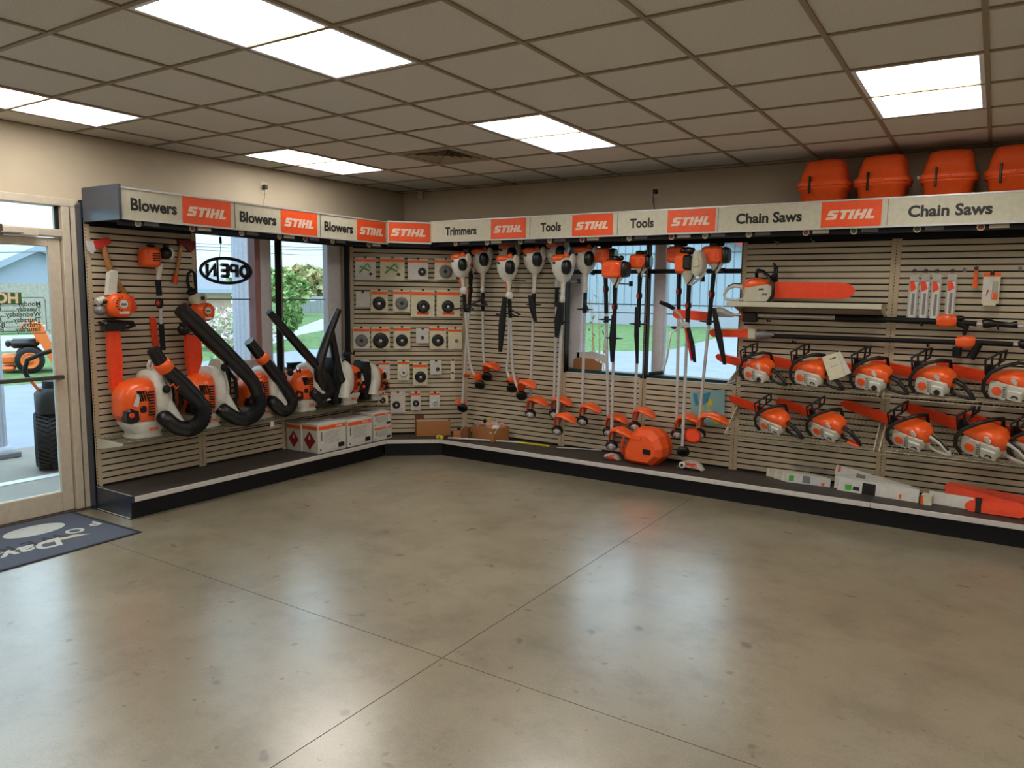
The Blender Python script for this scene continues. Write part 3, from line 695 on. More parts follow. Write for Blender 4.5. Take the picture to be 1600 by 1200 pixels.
# walk-behind machine by the door with tall lugged tyre
P = PZ(82, 741, -.02); t = thing('walk_behind_machine', 'black walk-behind machine with tall lugged tyre outside the door', 'machine', (P.x, P.y, -.02), face(P)); s = (CAM-P).length/F
r = 41*s; wd = 36*s
tt = M().lathe((0, r, r), (1, 0, 0), [(r*.55, -wd/2), (r*.86, -wd/2), (r*.97, -wd*.40), (r*.98, wd*.40), (r*.86, wd/2), (r*.55, wd/2)], RUBBER, 36).build('tyre', t)
mb = M()
for i in range(40):
    a = 2*math.pi*i/40
    for sx in (-1, 1):
        aa = a+(.08 if sx > 0 else 0)
        c = Vector((sx*wd*.22, r+math.cos(aa)*r, r+math.sin(aa)*r)); mb.T = Matrix.Translation(c) @ Matrix.Rotation(aa-math.pi/2, 4, 'X') @ Matrix.Rotation(sx*.5, 4, 'Z'); mb.cb((0, 0, -.006), (wd*.42, .018, .03), RUBBER)
mb.T = None; o = mb.build('tread_lugs', tt)
M().loft([sring((2*s, r*.9, z*s), X_, Y_, a*s, b*s, .6, 16) for z, a, b in ((78, 17, 22), (84, 18, 24), (104, 18, 24), (112, 12, 18))], BLACK).build('engine_hood', t)
M().tube([(8*s, r*.8, 110*s), (8*s, r*.8, 121*s)], 14*s, RUBBER, 12).build('filter_cap', t)
M().tube([(-10*s, r*.6, 110*s), (-18*s, r*.4, 124*s), (-21*s, r*.3, 130*s)], 2*s, MO, 8).build('handle_stem', t)
M().tube([(-20*s, r*.3, 126*s), (-24*s, r*.2, 138*s), (-20*s, r*.1, 152*s), (-4*s, 0, 160*s), (16*s, 0, 166*s)], 3*s, RUBBER, 8).build('handle', t)
# small mower far by the garage
P = gp(346, 532); t = thing('push_mower', 'dark push mower parked before the tan house', 'mower', (P.x, P.y, G), face(P)); s = (CAM-P).length/F
M().loft([sring((0, 0, z*s), X_, Y_, a*s, a*s*.8, .6, 14) for z, a in ((3, 9), (8, 9), (12, 4))], PRINT).build('deck', t)
for sx in (-7, 8): M().cyl((sx*s, -7*s, 3*s), (sx*s, -8*s, 3*s), 3*s, BLACK, 12).build('wheel', t)
M().tube([(5*s, 0, 8*s), (-4*s, 0, 24*s), (-6*s, 0, 26*s)], .6*s, BLACK, 6).build('handle', t); M().box(-14*s, -10*s, 0, 4*s, 0, 22*s, PRINT).build('grass_bag', t)
# open sign hung in the left window
P = PL(354, 423, -.03); t = thing('open_sign', 'oval black open sign hanging in the left window, seen from behind', 'sign', P, ROTL); kx = (PL(392, 423, -.03)-P).length; kz = kx*.42
PK = mat('unlit_neon_pink', (206, 140, 150), .3)
mb = M(); el = [(kx*math.cos(a), 0, kz*math.sin(a)) for a in [2*math.pi*i/40 for i in range(40)]]
mb.tube(el, .015, BLACK, 8, closed=True); mb.build('oval_frame', t)
mb = M(); bb = M()
def strokes(lines):
    for l in lines:
        pts = [(x*kx, .0, z*kz) for x, z in l]; bb.tube(pts, .018, BLACK, 6); mb.tube([(a, .022, c) for a, b, c in pts], .006, PK, 6)
cir = [(.72+.15*math.cos(a), .42*math.sin(a)) for a in [2*math.pi*i/16 for i in range(17)]]
strokes([cir, [(.42, -.5), (.42, .45), (.2, .45), (.16, .25), (.2, .0), (.42, 0)], [(.05, -.45), (.05, .45)], [(.05, .45), (-.2, .45)], [(.05, 0), (-.18, 0)], [(.05, -.45), (-.2, -.45)], [(-.45, -.5), (-.45, .45), (-.75, -.45), (-.75, .5)]])
bb.build('letter_backing', t); mb.build('letter_tube', t)
M().tube([(-.35*kx, 0, -kz*.93), (-.35*kx, 0, kz*.93)], .01, BLACK, 6).build('brace', t)
M().tube([(-.25*kx, 0, kz), (-.2*kx, 0, kz+.12), (-.22*kx, 0, 2.43-P.z)], .0025, BLACK, 5).tube([(-.2*kx, 0, kz+.13), (-.21*kx, 0, kz+.19)], .012, BLACK, 8).build('cord', t)

# ================================================================== TRIMMERS
def hookbar(P, d, grp='black hanging hooks', label='black hook arm holding a trimmer under the canopy'):
    o = M().box(-.006, .006, -d, .0, -.006, .006, BLACK).box(-.006, .006, -d, -d+.01, -.006, .02, BLACK).box(-.02, .02, -.002, .004, -.02, .03, BLACK).build('hanging_hook')
    o.location = P; return tag(o, label, 'hook', grp)
def sweep(mb, path, up, widths, th, m):
    """curved shell: ribbon of given half widths along path, given thickness"""
    rings = []
    path = [Vector(p) for p in path]
    for i, p in enumerate(path):
        t = (path[min(i+1, len(path)-1)]-path[max(i-1, 0)]).normalized(); v = Vector(up); n = t.cross(v).normalized(); w = widths[i]
        rings.append([p-v*w, p-v*w*.5+n*w*.22, p+v*w*.5+n*w*.22, p+v*w, p+v*w+n*th, p+v*w*.5+n*(w*.22+th), p-v*w*.5+n*(w*.22+th), p-v*w+n*th])
    mb.loft(rings, m)
def trimmer(label, kind, E_, B_, guard=1, curve=0., bar=None, strap=None, loop=None, head='spool', gs=1., neck=.17, scale=1., hl=None, grip=.2, gtop=0., hdx=None):
    P = PR(*E_); rz = 0.; scale = scale*1.2 if (kind == 'white' and scale < 1.1) else scale; t = thing('string_trimmer', label, 'trimmer', P, 0, 'string trimmers hanging along the back wall')
    b = loc(P, 0, PR(*B_)); s = scale
    if kind == 'white':
        mb = M().loft([sring((x*s, 0, z*s), X_, Y_, a*s, c*s, .75, 18) for x, z, a, c in ((0, -.115, .03, .03), (-.002, -.085, .06, .05), (-.006, -.03, .088, .07), (-.01, .03, .092, .075), (-.01, .07, .075, .06), (-.01, .09, .04, .03))], WHITE if 'D' not in label else WHITE)
        mb.build('engine_housing', t)
        M().ell((-.03*s, .0, .072*s), (.075*s, .078*s, .035*s), ORANGE, 16, 8, .8).ell((.03*s, .0, .09*s), (.03*s, .04*s, .03*s), ORANGE).build('top_cover', t)
        M().ell((.055*s, -.055*s, -.0*s), (.04*s, .045*s, .06*s), BLACK, 14, 8, .8).build('filter_cover', t)
        M().ell((.08*s, 0, .05*s), (.022*s, .045*s, .06*s), WHITE, 12, 8).ell((.045*s, 0, .1*s), (.022*s, .022*s, .02*s), BLACK, 10, 6).build('muffler_guard', t)
        M().cyl((-.05*s, -.066*s, .035*s), (-.05*s, -.080*s, .035*s), .011*s, BLACK, 12).build('primer', t)
    elif kind == 'orange':
        M().loft([sring((-.02*s, y*s, .0), X_, Z_, a*s, c*s, .45, 20) for y, a, c in ((.08, .09, .07), (.06, .105, .082), (-.05, .105, .085), (-.075, .09, .07), (-.08, .075, .055))], ORANGE).build('engine_housing', t)
        mb = M()
        for k in range(4): mb.box((-.1+.02*k)*s, (-.09+.02*k)*s, -.083*s, -.07*s, -.03*s, .03*s, REDOR)
        mb.box(.02*s, .065*s, -.084*s, -.07*s, -.035*s, .04*s, REDOR, .004); mb.build('cooling_ribs', t)['kind'] = 'stuff'
        M().loft([sring((x*s, 0, 0), Y_, Z_, .075*s*k, .08*s*k, .5, 16) for x, k in ((.085, .95), (.09, 1.0), (.125, .9), (.135, .7))], BLACK).build('filter_cover', t)
        M().ell((-.01*s, 0, .10*s), (.05*s, .05*s, .03*s), BLACK, 12, 6, .7).ell((.06*s, -.01*s, .105*s), (.026*s, .026*s, .026*s), BLACK, 12, 8).build('spark_cap', t)
        M().loft([sring((.0, 0, z*s), X_, Y_, a*s, a*s, .8, 14) for z, a in ((-.06, .07), (-.085, .055), (-.12, .03), (-.15, .022))], WHITE).tube([(.09*s, -.02*s, -.06*s), (.05*s, -.02*s, -.12*s), (.015*s, -.01*s, -.17*s)], .010*s, WHITE, 8).build('clutch_cone', t)
    else:
        M().loft([sring((-.05*s, y*s, -.0), X_, Z_, a*s, c*s, .5, 18) for y, a, c in ((.07, .05, .06), (.05, .06, .08), (-.05, .06, .08), (-.07, .05, .06))], ORANGE).build('engine_housing', t)
        M().box(-.035*s, .035*s, -.085*s, .05*s, -.05*s, .065*s, BLACK, .015).build('muffler', t)
        M().loft([sring((.075*s, 0, z*s), X_, Y_, a*s, .07*s, .5, 16) for z, a in ((-.1, .02), (-.07, .045), (-.01, .055), (.03, .05), (.08, .035), (.1, .02))], CREAM).box(.05*s, .1*s, -.078*s, -.06*s, -.03*s, .03*s, CREAM, .006).build('fan_cover', t)
        M().ell((.0, 0, .1*s), (.04*s, .04*s, .03*s), BLACK, 12, 6, .8).ell((-.05*s, 0, .1*s), (.035*s, .035*s, .025*s), BLACK).build('spark_cap', t)
        M().loft([sring((.0, 0, z*s), X_, Y_, a*s, a*s, .8, 14) for z, a in ((-.06, .07), (-.1, .05), (-.15, .028), (-.17, .022))], CREAM).tube([(.14*s, -.02*s, -.07*s), (.08*s, -.02*s, -.13*s), (.02*s, -.01*s, -.17*s)], .010*s, STEEL, 8).build('clutch_cone', t)
    nz = -neck*s; L = -b.z; d = Vector((b.x, b.y, b.z)); S0 = d*(.09*s/L)
    axis = lambda zz: d*(-zz/L) if not curve else Vector((d.x*(-zz/L)*.35, d.y*(-zz/L), zz))
    if kind == 'white':
        M().tube([axis(-.1*s), axis(-.14*s), axis(nz-.05)], [.03*s, .02*s, .017*s], WHITE, 12).ell(axis(nz-.08), (.026 if not hl else .045, .03, .045), WHITE, 12, 8).build('neck', t)
        M().box(-.016, -.006, -.02, .0, nz-.03, nz+.04, ORANGE, .003).build('trigger', t)
    else:
        M().tube([axis(nz+.03), axis(nz-.02), axis(nz-.16)], [.022, .021, .019], RUBBER, 12).build('grip', t)
        M().ell(axis(nz-.18), (.028, .032, .045), RUBBER, 12, 8).build('throttle_housing', t); M().ell(axis(nz-.185)+Vector((-.004, -.026, 0)), (.012, .012, .028), AXERED, 10, 6).build('trigger', t)
        c0 = axis(-.03); M().tube([Vector((.07*s, -.05, -.02)), Vector((.05*s, -.08, -.12*s)), axis(nz)+Vector((.0, -.045, 0)), axis(nz-.12)+Vector((.0, -.03, 0))], .006, BLACK, 6).build('throttle_cable', t)
    g0 = nz-(.11 if kind == 'white' else .22)
    mb = M().tube([axis(g0+.03), axis(g0-grip)], .020, RUBBER, 12); mb.build('shaft_grip', t)
    if curve:
        pts = [axis(g0), axis(-L*.72), axis(-L*.86)+Vector((curve*.02, 0, 0)), Vector((axis(-L).x+(d.x-axis(-L).x)*.5, d.y, -L*.94)), d]
        q = []
        for i in range(len(pts)-1):
            for k in range(4):
                f = k/4; p0 = pts[max(i-1, 0)]; p1 = pts[i]; p2 = pts[i+1]; p3 = pts[min(i+2, len(pts)-1)]
                q.append(.5*((2*p1)+(p2-p0)*f+(2*p0-5*p1+4*p2-p3)*f*f+(3*p1-p0-3*p2+p3)*f**3))
        q.append(pts[-1]); M().tube(q, .0145, STEEL, 10).build('shaft', t)
    else:
        M().tube([axis(nz), d+Vector((0, 0, .02))], .0145, STEEL, 12).build('shaft', t)
    if bar is not None:
        c = axis(-bar); M().ell(c, (.095, .05, .011), BLACK, 16, 6).cyl(c-Vector((0, 0, .03)), c+Vector((0, 0, .03)), .024, BLACK).build('barrier_bar', t)
    if loop is not None:
        c = axis(-loop); M().tube([c, c+Vector((-.05, -.03, -.05)), c+Vector((-.12, -.05, -.075)), c+Vector((0, -.06, -.085)), c+Vector((.10, -.05, -.075)), c+Vector((.05, -.03, -.05)), c], .011, BLACK, 8).build('loop_handle', t)
    if strap:
        x0, z0, x1, z1, w_ = strap; c = axis(-z0)
        sgn = M(); sweep(sgn, [c+Vector((x0, -.05, 0)), c+Vector(((x0+x1)/2, -.06, -(z1-z0)*.5)), c+Vector((x1, -.055, -(z1-z0)))], (1, 0, 0), [w_*.6, w_, w_*.5], .012, RUBBER); sgn.build('harness_strap', t)
    if hl:   # side loop pad handle
        c = axis(nz-.2); M().tube([c, c+Vector((.05, -.04, -.03)), c+Vector((.16, -.05, -.075)), c+Vector((.10, -.04, -.09)), c+Vector((.02, -.02, -.06)), c+Vector((-.08, -.05, -.08)), c+Vector((-.14, -.04, -.075))], .009, BLACK, 8).build('loop_handle', t)
    if guard:
        mb = M(); k = gs*guard; q = gs
        if head == 'spool' or head == 'dark':
            sweep(mb, [d+Vector((.0*k, 0, .02)), d+Vector((.022*k, -.015, .10*q)), d+Vector((.05*k, -.025, .145*q)), d+Vector((.10*k, -.03, .155*q)), d+Vector((.16*k, -.03, .132*q)), d+Vector((.215*k, -.03, .088*q))], (0, 1, 0), [.05, .075, .10, .11, .10, .03], .010*guard, ORANGE)
        else:
            sweep(mb, [d+Vector((-.02*k, 0, .0)), d+Vector((-.015*k, -.01, .07*q)), d+Vector((.03*k, -.02, .12*q)), d+Vector((.09*k, -.02, .15*q)), d+Vector((.14*k, -.02, .14*q))], (0, 1, 0), [.04, .06, .07, .06, .02], .006*guard, ORANGE)
        mb.build('guard', t)
    c = d+Vector((.012, -.01, -.01)); ax = Vector((.25, -.75, -.6))
    hm = BLACK
    mb = M().lathe(c, ax, [(.03, -.03), (.056, -.02), (.06, .0), (.052, .016), (.036, .02), (.034, .014)], hm, 20).build('spool_head', t)
    if head == 'spool': M().lathe(c, ax, [(.040, .008), (.042, .020), (.034, .026), (.016, .028), (.014, .04), (.004, .042)], STEEL, 18).cyl(d+Vector((0, 0, .05)), d+Vector((0, 0, -.01)), .02, STEEL, 12, .026).build('gearbox', t)
    return t
TR = [
 ('small dark orange trimmer hidden behind the leftmost white one, tip low in the corner', 'orange', (738, 408, .22), (722, 636, .30), dict(guard=-1, gs=.55, head='blade', scale=.8, curve=0)),
 ('leftmost white trimmer with round handle bulb, hung before the spool packs', 'white', (721, 414, .42), (749, 600, .30), dict(guard=-1, gs=.75, head='dark', curve=.6, hl=1, scale=.93)),
 ('white trimmer second from the left with black loop handle below its long neck', 'white', (754, 406, .24), (760, 587, .24), dict(guard=1, gs=.8, head='dark', loop=.40, neck=.2, curve=.5)),
 ('large white trimmer with big black filter disc and red trigger, third from left', 'white', (794, 418, .46), (814, 617, .40), dict(guard=.95, gs=.9, head='dark', hl=1, curve=.8, scale=1.18, strap=(-.02, .30, -.065, .86, .04))),
 ('trimmer mostly hidden behind the large white one, its dark head short and high', 'white', (797, 398, .2), (799, 605, .24), dict(guard=.6, gs=.6, head='dark', curve=-1.)),
 ('white trimmer with long black blade strap crossing its shaft, left of the window', 'white', (836, 406, .3), (828, 645, .3), dict(guard=1, bar=.455, strap=(-.01, .36, .06, .62, .035), neck=.19)),
 ('white trimmer behind another at the left window edge', 'white', (872, 396, .22), (865, 645, .22), dict(guard=1, bar=.5, neck=.19)),
 ('white trimmer in front at the left window edge with two black strap ends', 'white', (881, 418, .42), (870, 671, .42), dict(guard=1, bar=.53, strap=(.01, .34, -.02, .68, .04), neck=.19)),
 ('white trimmer at the left side of the back window with thin black loop', 'white', (916, 405, .26), (909, 656, .28), dict(guard=1, bar=.49, strap=(.02, .4, .07, .5, .012), neck=.18)),
 ('orange trimmer behind the biggest orange one in the window', 'orange', (946, 399, .22), (950, 673, .24), dict(guard=1, bar=.62, scale=.85)),
 ('biggest orange trimmer with grey filter box in front of the window', 'orange', (962, 421, .46), (955, 694, .42), dict(guard=1, bar=.64, strap=(.02, .42, .02, .86, .035), scale=.98)),
 ('orange trimmer before the dark upright post in the window', 'orange', (1001, 409, .3), (991, 664, .3), dict(guard=1, bar=.58, strap=(.0, .42, .03, .95, .022), scale=.8)),
 ('orange trimmer behind the cream brush cutter', 'orange', (1062, 398, .22), (1057, 676, .24), dict(guard=1.2, gs=1.05, bar=None, scale=.9)),
 ('cream and orange brush cutter with bicycle handlebars', 'cream', (1078, 412, .46), (1066, 704, .44), dict(guard=0, head='dark', scale=1.1)),
 ('rightmost orange trimmer with slanted silver shaft and black strap', 'orange', (1118, 399, .34), (1091, 676, .34), dict(guard=1.2, gs=1.1, bar=.58, strap=(.05, .46, .17, .95, .03), scale=.93)),
]
TT = []
for lab, kd, e, b, kw in TR:
    TT.append(trimmer(lab, kd, e, b, **kw))
    P = PR(e[0], e[1], e[2]); ih = len(TT); hookbar((P.x, -.105, P.z-.13), e[2]-.10, label='black hook arm holding the %s trimmer counted from the left' % ('first second third fourth fifth sixth seventh eighth ninth tenth eleventh twelfth thirteenth fourteenth last'.split()[ih-1]))
# handlebars of the brush cutter, its orange folded guard
t = TT[13]; P = Vector(t.location)
def l3(px, py, d): return loc(P, 0, PR(px, py, d))
c = l3(1070, 508, .46)
M().tube([c, l3(1062, 492, .50), l3(1052, 484, .56)], .011, STEEL, 8).tube([c, l3(1048, 520, .6), l3(1042, 560, .62), l3(1036, 578, .62)], .010, STEEL, 8).box(c.x-.05, c.x+.04, c.y-.02, c.y+.02, c.z-.03, c.z+.03, STEEL, .01).build('handlebar', t)
M().tube([l3(1054, 483, .54), l3(1044, 477, .58), l3(1031, 472, .62)], [.018, .02, .017], RUBBER, 10).tube([l3(1036, 582, .62), l3(1014, 584, .62)], .016, RUBBER, 10).ell(l3(1053, 512, .55), (.025, .02, .014), BLACK).build('handlebar_grips', t)
mb = M(); sweep(mb, [l3(1075, 512, .5), l3(1081, 540, .52), l3(1086, 566, .52)], (1, 0, 0), [.022, .028, .012], .012, RUBBER)
sweep(mb, [l3(1071, 512, .51), l3(1077, 540, .53), l3(1081, 564, .53)], (1, 0, 0), [.008, .01, .006], .012, AXERED); mb.build('harness_strap', t)
M().loft([sring(l3(1082, 690, .38+.04*k)+Vector((0, 0, .05)), X_, Z_, a, a*.85, .8, 16) for k, a in ((-1, .05), (0, .075), (1, .08), (2, .06))], REDOR).build('blade_guard', t)

# ================================================================== CHAINSAWS
SAWS = []
def chainsaw(label, P, yaw=-24, tilt=0, s=1., flip=False, L=.46, white_rear=False, cap=True, plate=True, red_tail=False, grp='chainsaws on the wire shelves', bh=.085):
    t = thing('chainsaw', label, 'chainsaw', P, 0, grp)
    Tm = Matrix.Rotation(R_(tilt), 4, 'X') @ Matrix.Rotation(R_(yaw), 4, 'Z') @ Matrix.Scale(s, 4)
    if flip: Tm = Tm @ Matrix.Scale(-1, 4, X_)
    def N(): m = M(); m.T = Tm; return m
    N().loft([sring((-.005, y, .062), X_, Z_, a, c, .45, 20) for y, a, c in ((.08, .09, .05), (.06, .112, .06), (-.07, .115, .06), (-.09, .095, .048))], WHITE if not flip else CREAM).build('crankcase', t)
    if not flip:
        p = N().prism([(-.11, .02), (-.095, .005), (.0, .0), (.0, .115), (-.06, .125), (-.105, .10)], (0, -.088, .0), X_, Z_, (0, -.014, 0), WHITE).box(.005, .1, -.1, -.085, .005, .08, WHITE, .01).build('starter_cover', t)
        N().cyl((-.055, -.100, .058), (-.055, -.108, .058), .032, ORANGE, 20).build('starter_disc', p)
        if cap: N().cyl((.055, -.098, .035), (.055, -.112, .035), .021, BLACK, 16).build('fuel_cap', p)
        else: N().tube([(.04, -.104, .03), (.05, -.108, .045), (.07, -.108, .045), (.078, -.104, .03)], .005, BLACK, 6).build('fuel_cap', p)
        mb = N()
        for k in range(5): mb.box(-.018, -.001, -.1045, -.101, .02+.018*k, .03+.018*k, PRINT)
        mb.build('vent_slots', p)
    else:
        p = N().prism([(-.12, .005), (.09, .0), (.10, .03), (.04, .115), (-.09, .135), (-.12, .12)], (0, -.088, .0), X_, Z_, (0, -.02, 0), CREAM).build('sprocket_cover', t)
        lg = M(); lg.T = Matrix.Rotation(R_(yaw), 4, 'Z') @ Matrix.Scale(s, 4); logo(lg, (.02, -.109, .09), X_, Z_, -Y_*.001, .045, .013, SIGNT); lg.box(.05, .088, -.11, -.108, .05, .066, PRINT); lg.build('lettering', p)
    N().loft([sring((x, -.005, z), Y_, Z_, b, h, .7, 18) for x, z, b, h in ((-.125, .125, .05, .012), (-.11, .13, .07, .025), (-.05, .137, .08, .04), (.02, .14, .082, .05), (.08, .128, .075, .055), (.112, .11, .06, .05), (.125, .10, .04, .035))], ORANGE).build('top_cover', t)
    if plate and not flip: N().prism([(.0, .03), (.035, .0), (.04, .028), (.02, .055), (.0, .05)], (.02, -.0885, .115), X_, Z_, (0, .01, 0), PAPER).build('model_plate', t)
    N().tube([(-.10, -.115, .0), (-.135, -.12, .05), (-.135, -.118, .12), (-.10, -.11, .19), (-.04, -.07, .235), (.02, .0, .25), (.05, .07, .225), (.045, .10, .14), (.02, .10, .05)], .0135, BLACK, 10).build('front_handle', t)
    N().tube([(-.14, -.09, .16), (-.15, -.09, .26), (-.10, -.0, .30), (-.09, .07, .295), (-.10, .07, .22), (-.12, -.01, .20)], .009, BLACK, 8, closed=True).tube([(-.125, -.05, .275), (-.125, -.05, .19)], .008, BLACK, 6).tube([(-.10, .02, .30), (-.11, .02, .2)], .008, BLACK, 6).prism([(-.15, .16), (-.12, .15), (-.09, .2), (-.12, .225), (-.15, .22)], (0, -.06, 0), X_, Z_, (0, .01, 0), BLACK).build('hand_guard', t)
    hm = WHITE if (white_rear or flip) else BLACK
    if not flip:
        N().tube([(.10, -.01, .09), (.135, -.01, .115), (.19, -.01, .09), (.255, -.01, .03), (.27, -.01, .008), (.24, -.01, .0), (.17, -.01, .0), (.115, -.01, .015)], [.018, .019, .018, .016, .014, .012, .012, .014], hm, 10, closed=True).build('rear_handle', t)
        if white_rear: N().tube([(.13, -.012, .128), (.19, -.012, .104), (.255, -.012, .045)], .010, BLACK, 8).build('throttle_lock', t)
        if red_tail: N().box(.16, .27, -.04, .0, -.012, .012, REDOR, .01).build('handle_tail', t)
    else:
        N().tube([(.10, -.01, .07), (.14, -.01, .12), (.20, -.01, .125), (.255, -.01, .10), (.28, -.01, .05), (.26, -.01, .015), (.18, -.01, .01), (.11, -.01, .02)], [.016, .018, .017, .014, .012, .012, .012, .014], hm, 10, closed=True).build('rear_handle', t)
        N().tube([(.15, -.012, .138), (.20, -.012, .141), (.25, -.012, .118)], .008, BLACK, 8).build('throttle_lock', t)
    by = .045 if not flip else -.075; z0 = .03
    out = [(-.115, z0), (-.115, z0+bh), (-.115-L*.8, z0+bh*.98), (-.115-L*.94, z0+bh*.86), (-.115-L, z0+bh*.5), (-.115-L*.95, z0+bh*.14), (-.115-L*.85, z0)]
    bc = N().prism(out, (0, by, 0), X_, Z_, (0, .022, 0), REDOR)
    bc.build('bar_cover', t)
    inn = [(x*.93-.012, (z-z0-bh/2)*.5+z0+bh/2) for x, z in out]
    N().prism(inn, (0, by-.004, 0), X_, Z_, (0, .005, 0), REDOR).build('cover_rib', t)
    return t
def saw_at(px, py, d, label, tilt, **kw):
    return chainsaw(label, PR(px, py, d), tilt=tilt, **kw)
def wire_shelf(label, P, rz, w, depth, tilt, front=GBLACK, lip=.03):
    t = thing('wire_shelf', label, 'shelf', P, rz, 'wire shelves')
    Tm = Matrix.Rotation(R_(tilt), 4, 'X')
    def N(): m = M(); m.T = Tm; return m
    mb = N(); x = .02
    while x < w-.01: mb.tube([(x, 0, 0), (x, -depth, 0), (x, -depth-.004, -lip)], .0022, CHROME, 5); x += .032
    for k in range(6): y = -depth*(k+.5)/6; mb.tube([(0, y, -.004), (w, y, -.004)], .003, CHROME, 5)
    mb.build('wire_grid', t)
    N().tube([(0, -depth, 0), (w, -depth, 0)], .0045, CHROME, 6).tube([(0, -depth-.004, -lip), (w, -depth-.004, -lip)], .004, front, 6).build('front_rail', t)
    for x in (.0, w): N().prism([(0, -.0), (-depth, -.004), (-depth, -.02), (0, -.09)], (x-.004, 0, 0), Y_, Z_, (.008, 0, 0), CREAM if front is CHROME else STRIP).build('bracket', t)
    return t
TL1, TL2 = 18, 30
zf1, zf2 = 1.02, .575
def shelfz(d, zf, tl): return zf+(.50-d)*math.tan(R_(tl))
for zf, tl, nm in ((zf1, TL1, 'upper'), (zf2, TL2, 'lower')):
    for x0, x1, pos in ((4.08, 5.26, 'left'), (5.30, 6.48, 'right'), (6.52, 7.70, 'far right')):
        dd = (.50-.135)/math.cos(R_(tl))
        wire_shelf('%s tilted wire shelf under chainsaws, %s section' % (nm, pos), (x0, -.135, shelfz(.135, zf, tl)-.003), 0, x1-x0, dd, tl, CHROME)
def row(items, zf, tl, d):
    for px, py, lab, kw in items:
        x = PR(px, py, d).x
        SAWS.append(chainsaw(lab, (x, -d, shelfz(d, zf, tl)+.003), tilt=tl, **kw))
row([(1190, 585, 'leftmost chainsaw on the upper wire shelf, its bar cover reaching into the window', dict(s=.95)),
     (1272, 590, 'second chainsaw on the upper shelf with a folded booklet on its rear handle', dict(cap=False, plate=False)),
     (1368, 597, 'middle chainsaw on the upper shelf with white stripe on its orange cover', dict()),
     (1464, 603, 'fourth chainsaw on the upper shelf below the hanging black grips', dict(s=1.02)),
     (1582, 610, 'rightmost chainsaw on the upper wire shelf at the photo edge', dict(cap=False, s=1.05))], zf1, TL1, .37)
row([(1214, 668, 'leftmost chainsaw on the lower wire shelf', dict(cap=False, plate=False, s=.95)),
     (1298, 678, 'second chainsaw on the lower shelf with red tipped rear handle', dict(cap=False, red_tail=True)),
     (1428, 690, 'chainsaw on the lower shelf with white rear handle, third from left', dict(white_rear=True, cap=False, s=1.05, L=.52)),
     (1541, 703, 'large chainsaw on the lower shelf with white rear handle, fourth from left', dict(white_rear=True, cap=False, s=1.15, L=.5)),
     (1622, 708, 'chainsaw cut by the right photo edge on the lower shelf', dict(cap=False, s=1.05))], zf2, TL2, .37)
# booklet on the second saw
q = PR(1305, 572, .52); o = thing('booklet', 'cream folded instruction booklet hung on the second upper chainsaw', 'booklet', q, R_(-8))
bm_ = M(); bm_.T = Matrix.Rotation(R_(-22), 4, 'Y'); bm_.box(-.075, .05, -.006, .0, -.10, .10, PAPER2, .002); bm_.build('front_cover', o)
bm_ = M(); bm_.T = Matrix.Rotation(R_(-30), 4, 'Y'); bm_.box(-.04, .085, .002, .008, -.10, .09, PAPER, .002); bm_.build('back_cover', o)
bm_ = M(); bm_.T = Matrix.Rotation(R_(-22), 4, 'Y'); bm_.box(-.02, .03, -.0075, -.0062, .06, .068, SIGNT); bm_.box(-.03, .02, -.0075, -.0062, .0, .004, PRINT); bm_.build('print', o)
# solid shelf and large saw
t = thing('metal_shelf', 'cream metal shelf holding the large chainsaw', 'shelf', (4.03, -.12, 1.712), 0)
M().box(0, 1.21, -.34, -.014, -.004, .0, CREAM).box(0, 1.21, -.345, -.34, -.04, .002, CREAM, .002).build('tray', t)
for x in (.05, 1.2): M().prism([(-.014, -.006), (-.33, -.006), (-.33, -.03), (-.014, -.11)], (x-.004, 0, 0), Y_, Z_, (.008, 0, 0), CREAM).build('bracket', t)
chainsaw('largest chainsaw with cream cover and long orange bar cover on the top shelf', (PR(1187, 466, .27).x, -.29, 1.716), yaw=0, tilt=0, s=1.08, flip=True, L=.60, bh=.125, grp=None)

# ================================================================== LONG REACH TOOLS
def rl(P, px, py, d): return loc(P, 0, PR(px, py, d))
P = PR(1305, 497, .22); t = thing('long_reach_hedge_trimmer', 'upper long reach pole tool with silver shaft and orange trigger guard on the slatwall', 'pole tool', P)
q = lambda x, y, d=.22: rl(P, x, y, d)
a, b = q(1053, 488), q(1108, 493); M().prism([(0, -.02), (.03, -.042), ((b-a).length, -.042), ((b-a).length, .042), (.03, .042), (0, .02)], a-Vector((0, 0, .01)), (b-a).normalized(), Z_, (0, -.03, 0), REDOR).build('blade_sheath', t)
M().loft([sring(q(x, y), Y_, Z_, r, r*1.2, .8, 12) for x, y, r in ((1107, 492, .02), (1114, 488, .04), (1128, 487, .04), (1140, 491, .025), (1146, 492, .015))], STEEL).build('gear_head', t)
M().tube([q(1132, 491), q(1305, 496)], .013, STEEL, 10).build('shaft', t)
M().box(q(1161, 494).x, q(1184, 494).x, -.04, .03, q(1172, 503).z, q(1172, 487).z, BLACK, .01).box(q(1159, 494).x, q(1166, 494).x, -.035, .03, q(1172, 501).z, q(1172, 488).z, AXERED, .008).build('joint_clamp', t)
M().tube([q(1305, 497), q(1470, 502)], .022, RUBBER, 12).build('shaft_grip', t)
M().loft([sring(q(x, 501), Y_, Z_, r, r2, .7, 14) for x, r, r2 in ((1463, .02, .03), (1469, .03, .05), (1488, .03, .05), (1495, .02, .03))], ORANGE).build('trigger_guard', t)
M().tube([q(1494, 503), q(1526, 506)], .02, RUBBER, 10).tube([q(1498, 505), q(1510, 512), q(1506, 524)], [.03, .022, .012], RUBBER, 10).ell(q(1500, 497), (.035, .025, .02), BLACK).build('control_handle', t)
M().tube([q(1524, 506), q(1536, 507)], .013, STEEL, 10).tube([q(1583, 509), q(1640, 512)], .013, STEEL, 10).build('shaft', t)
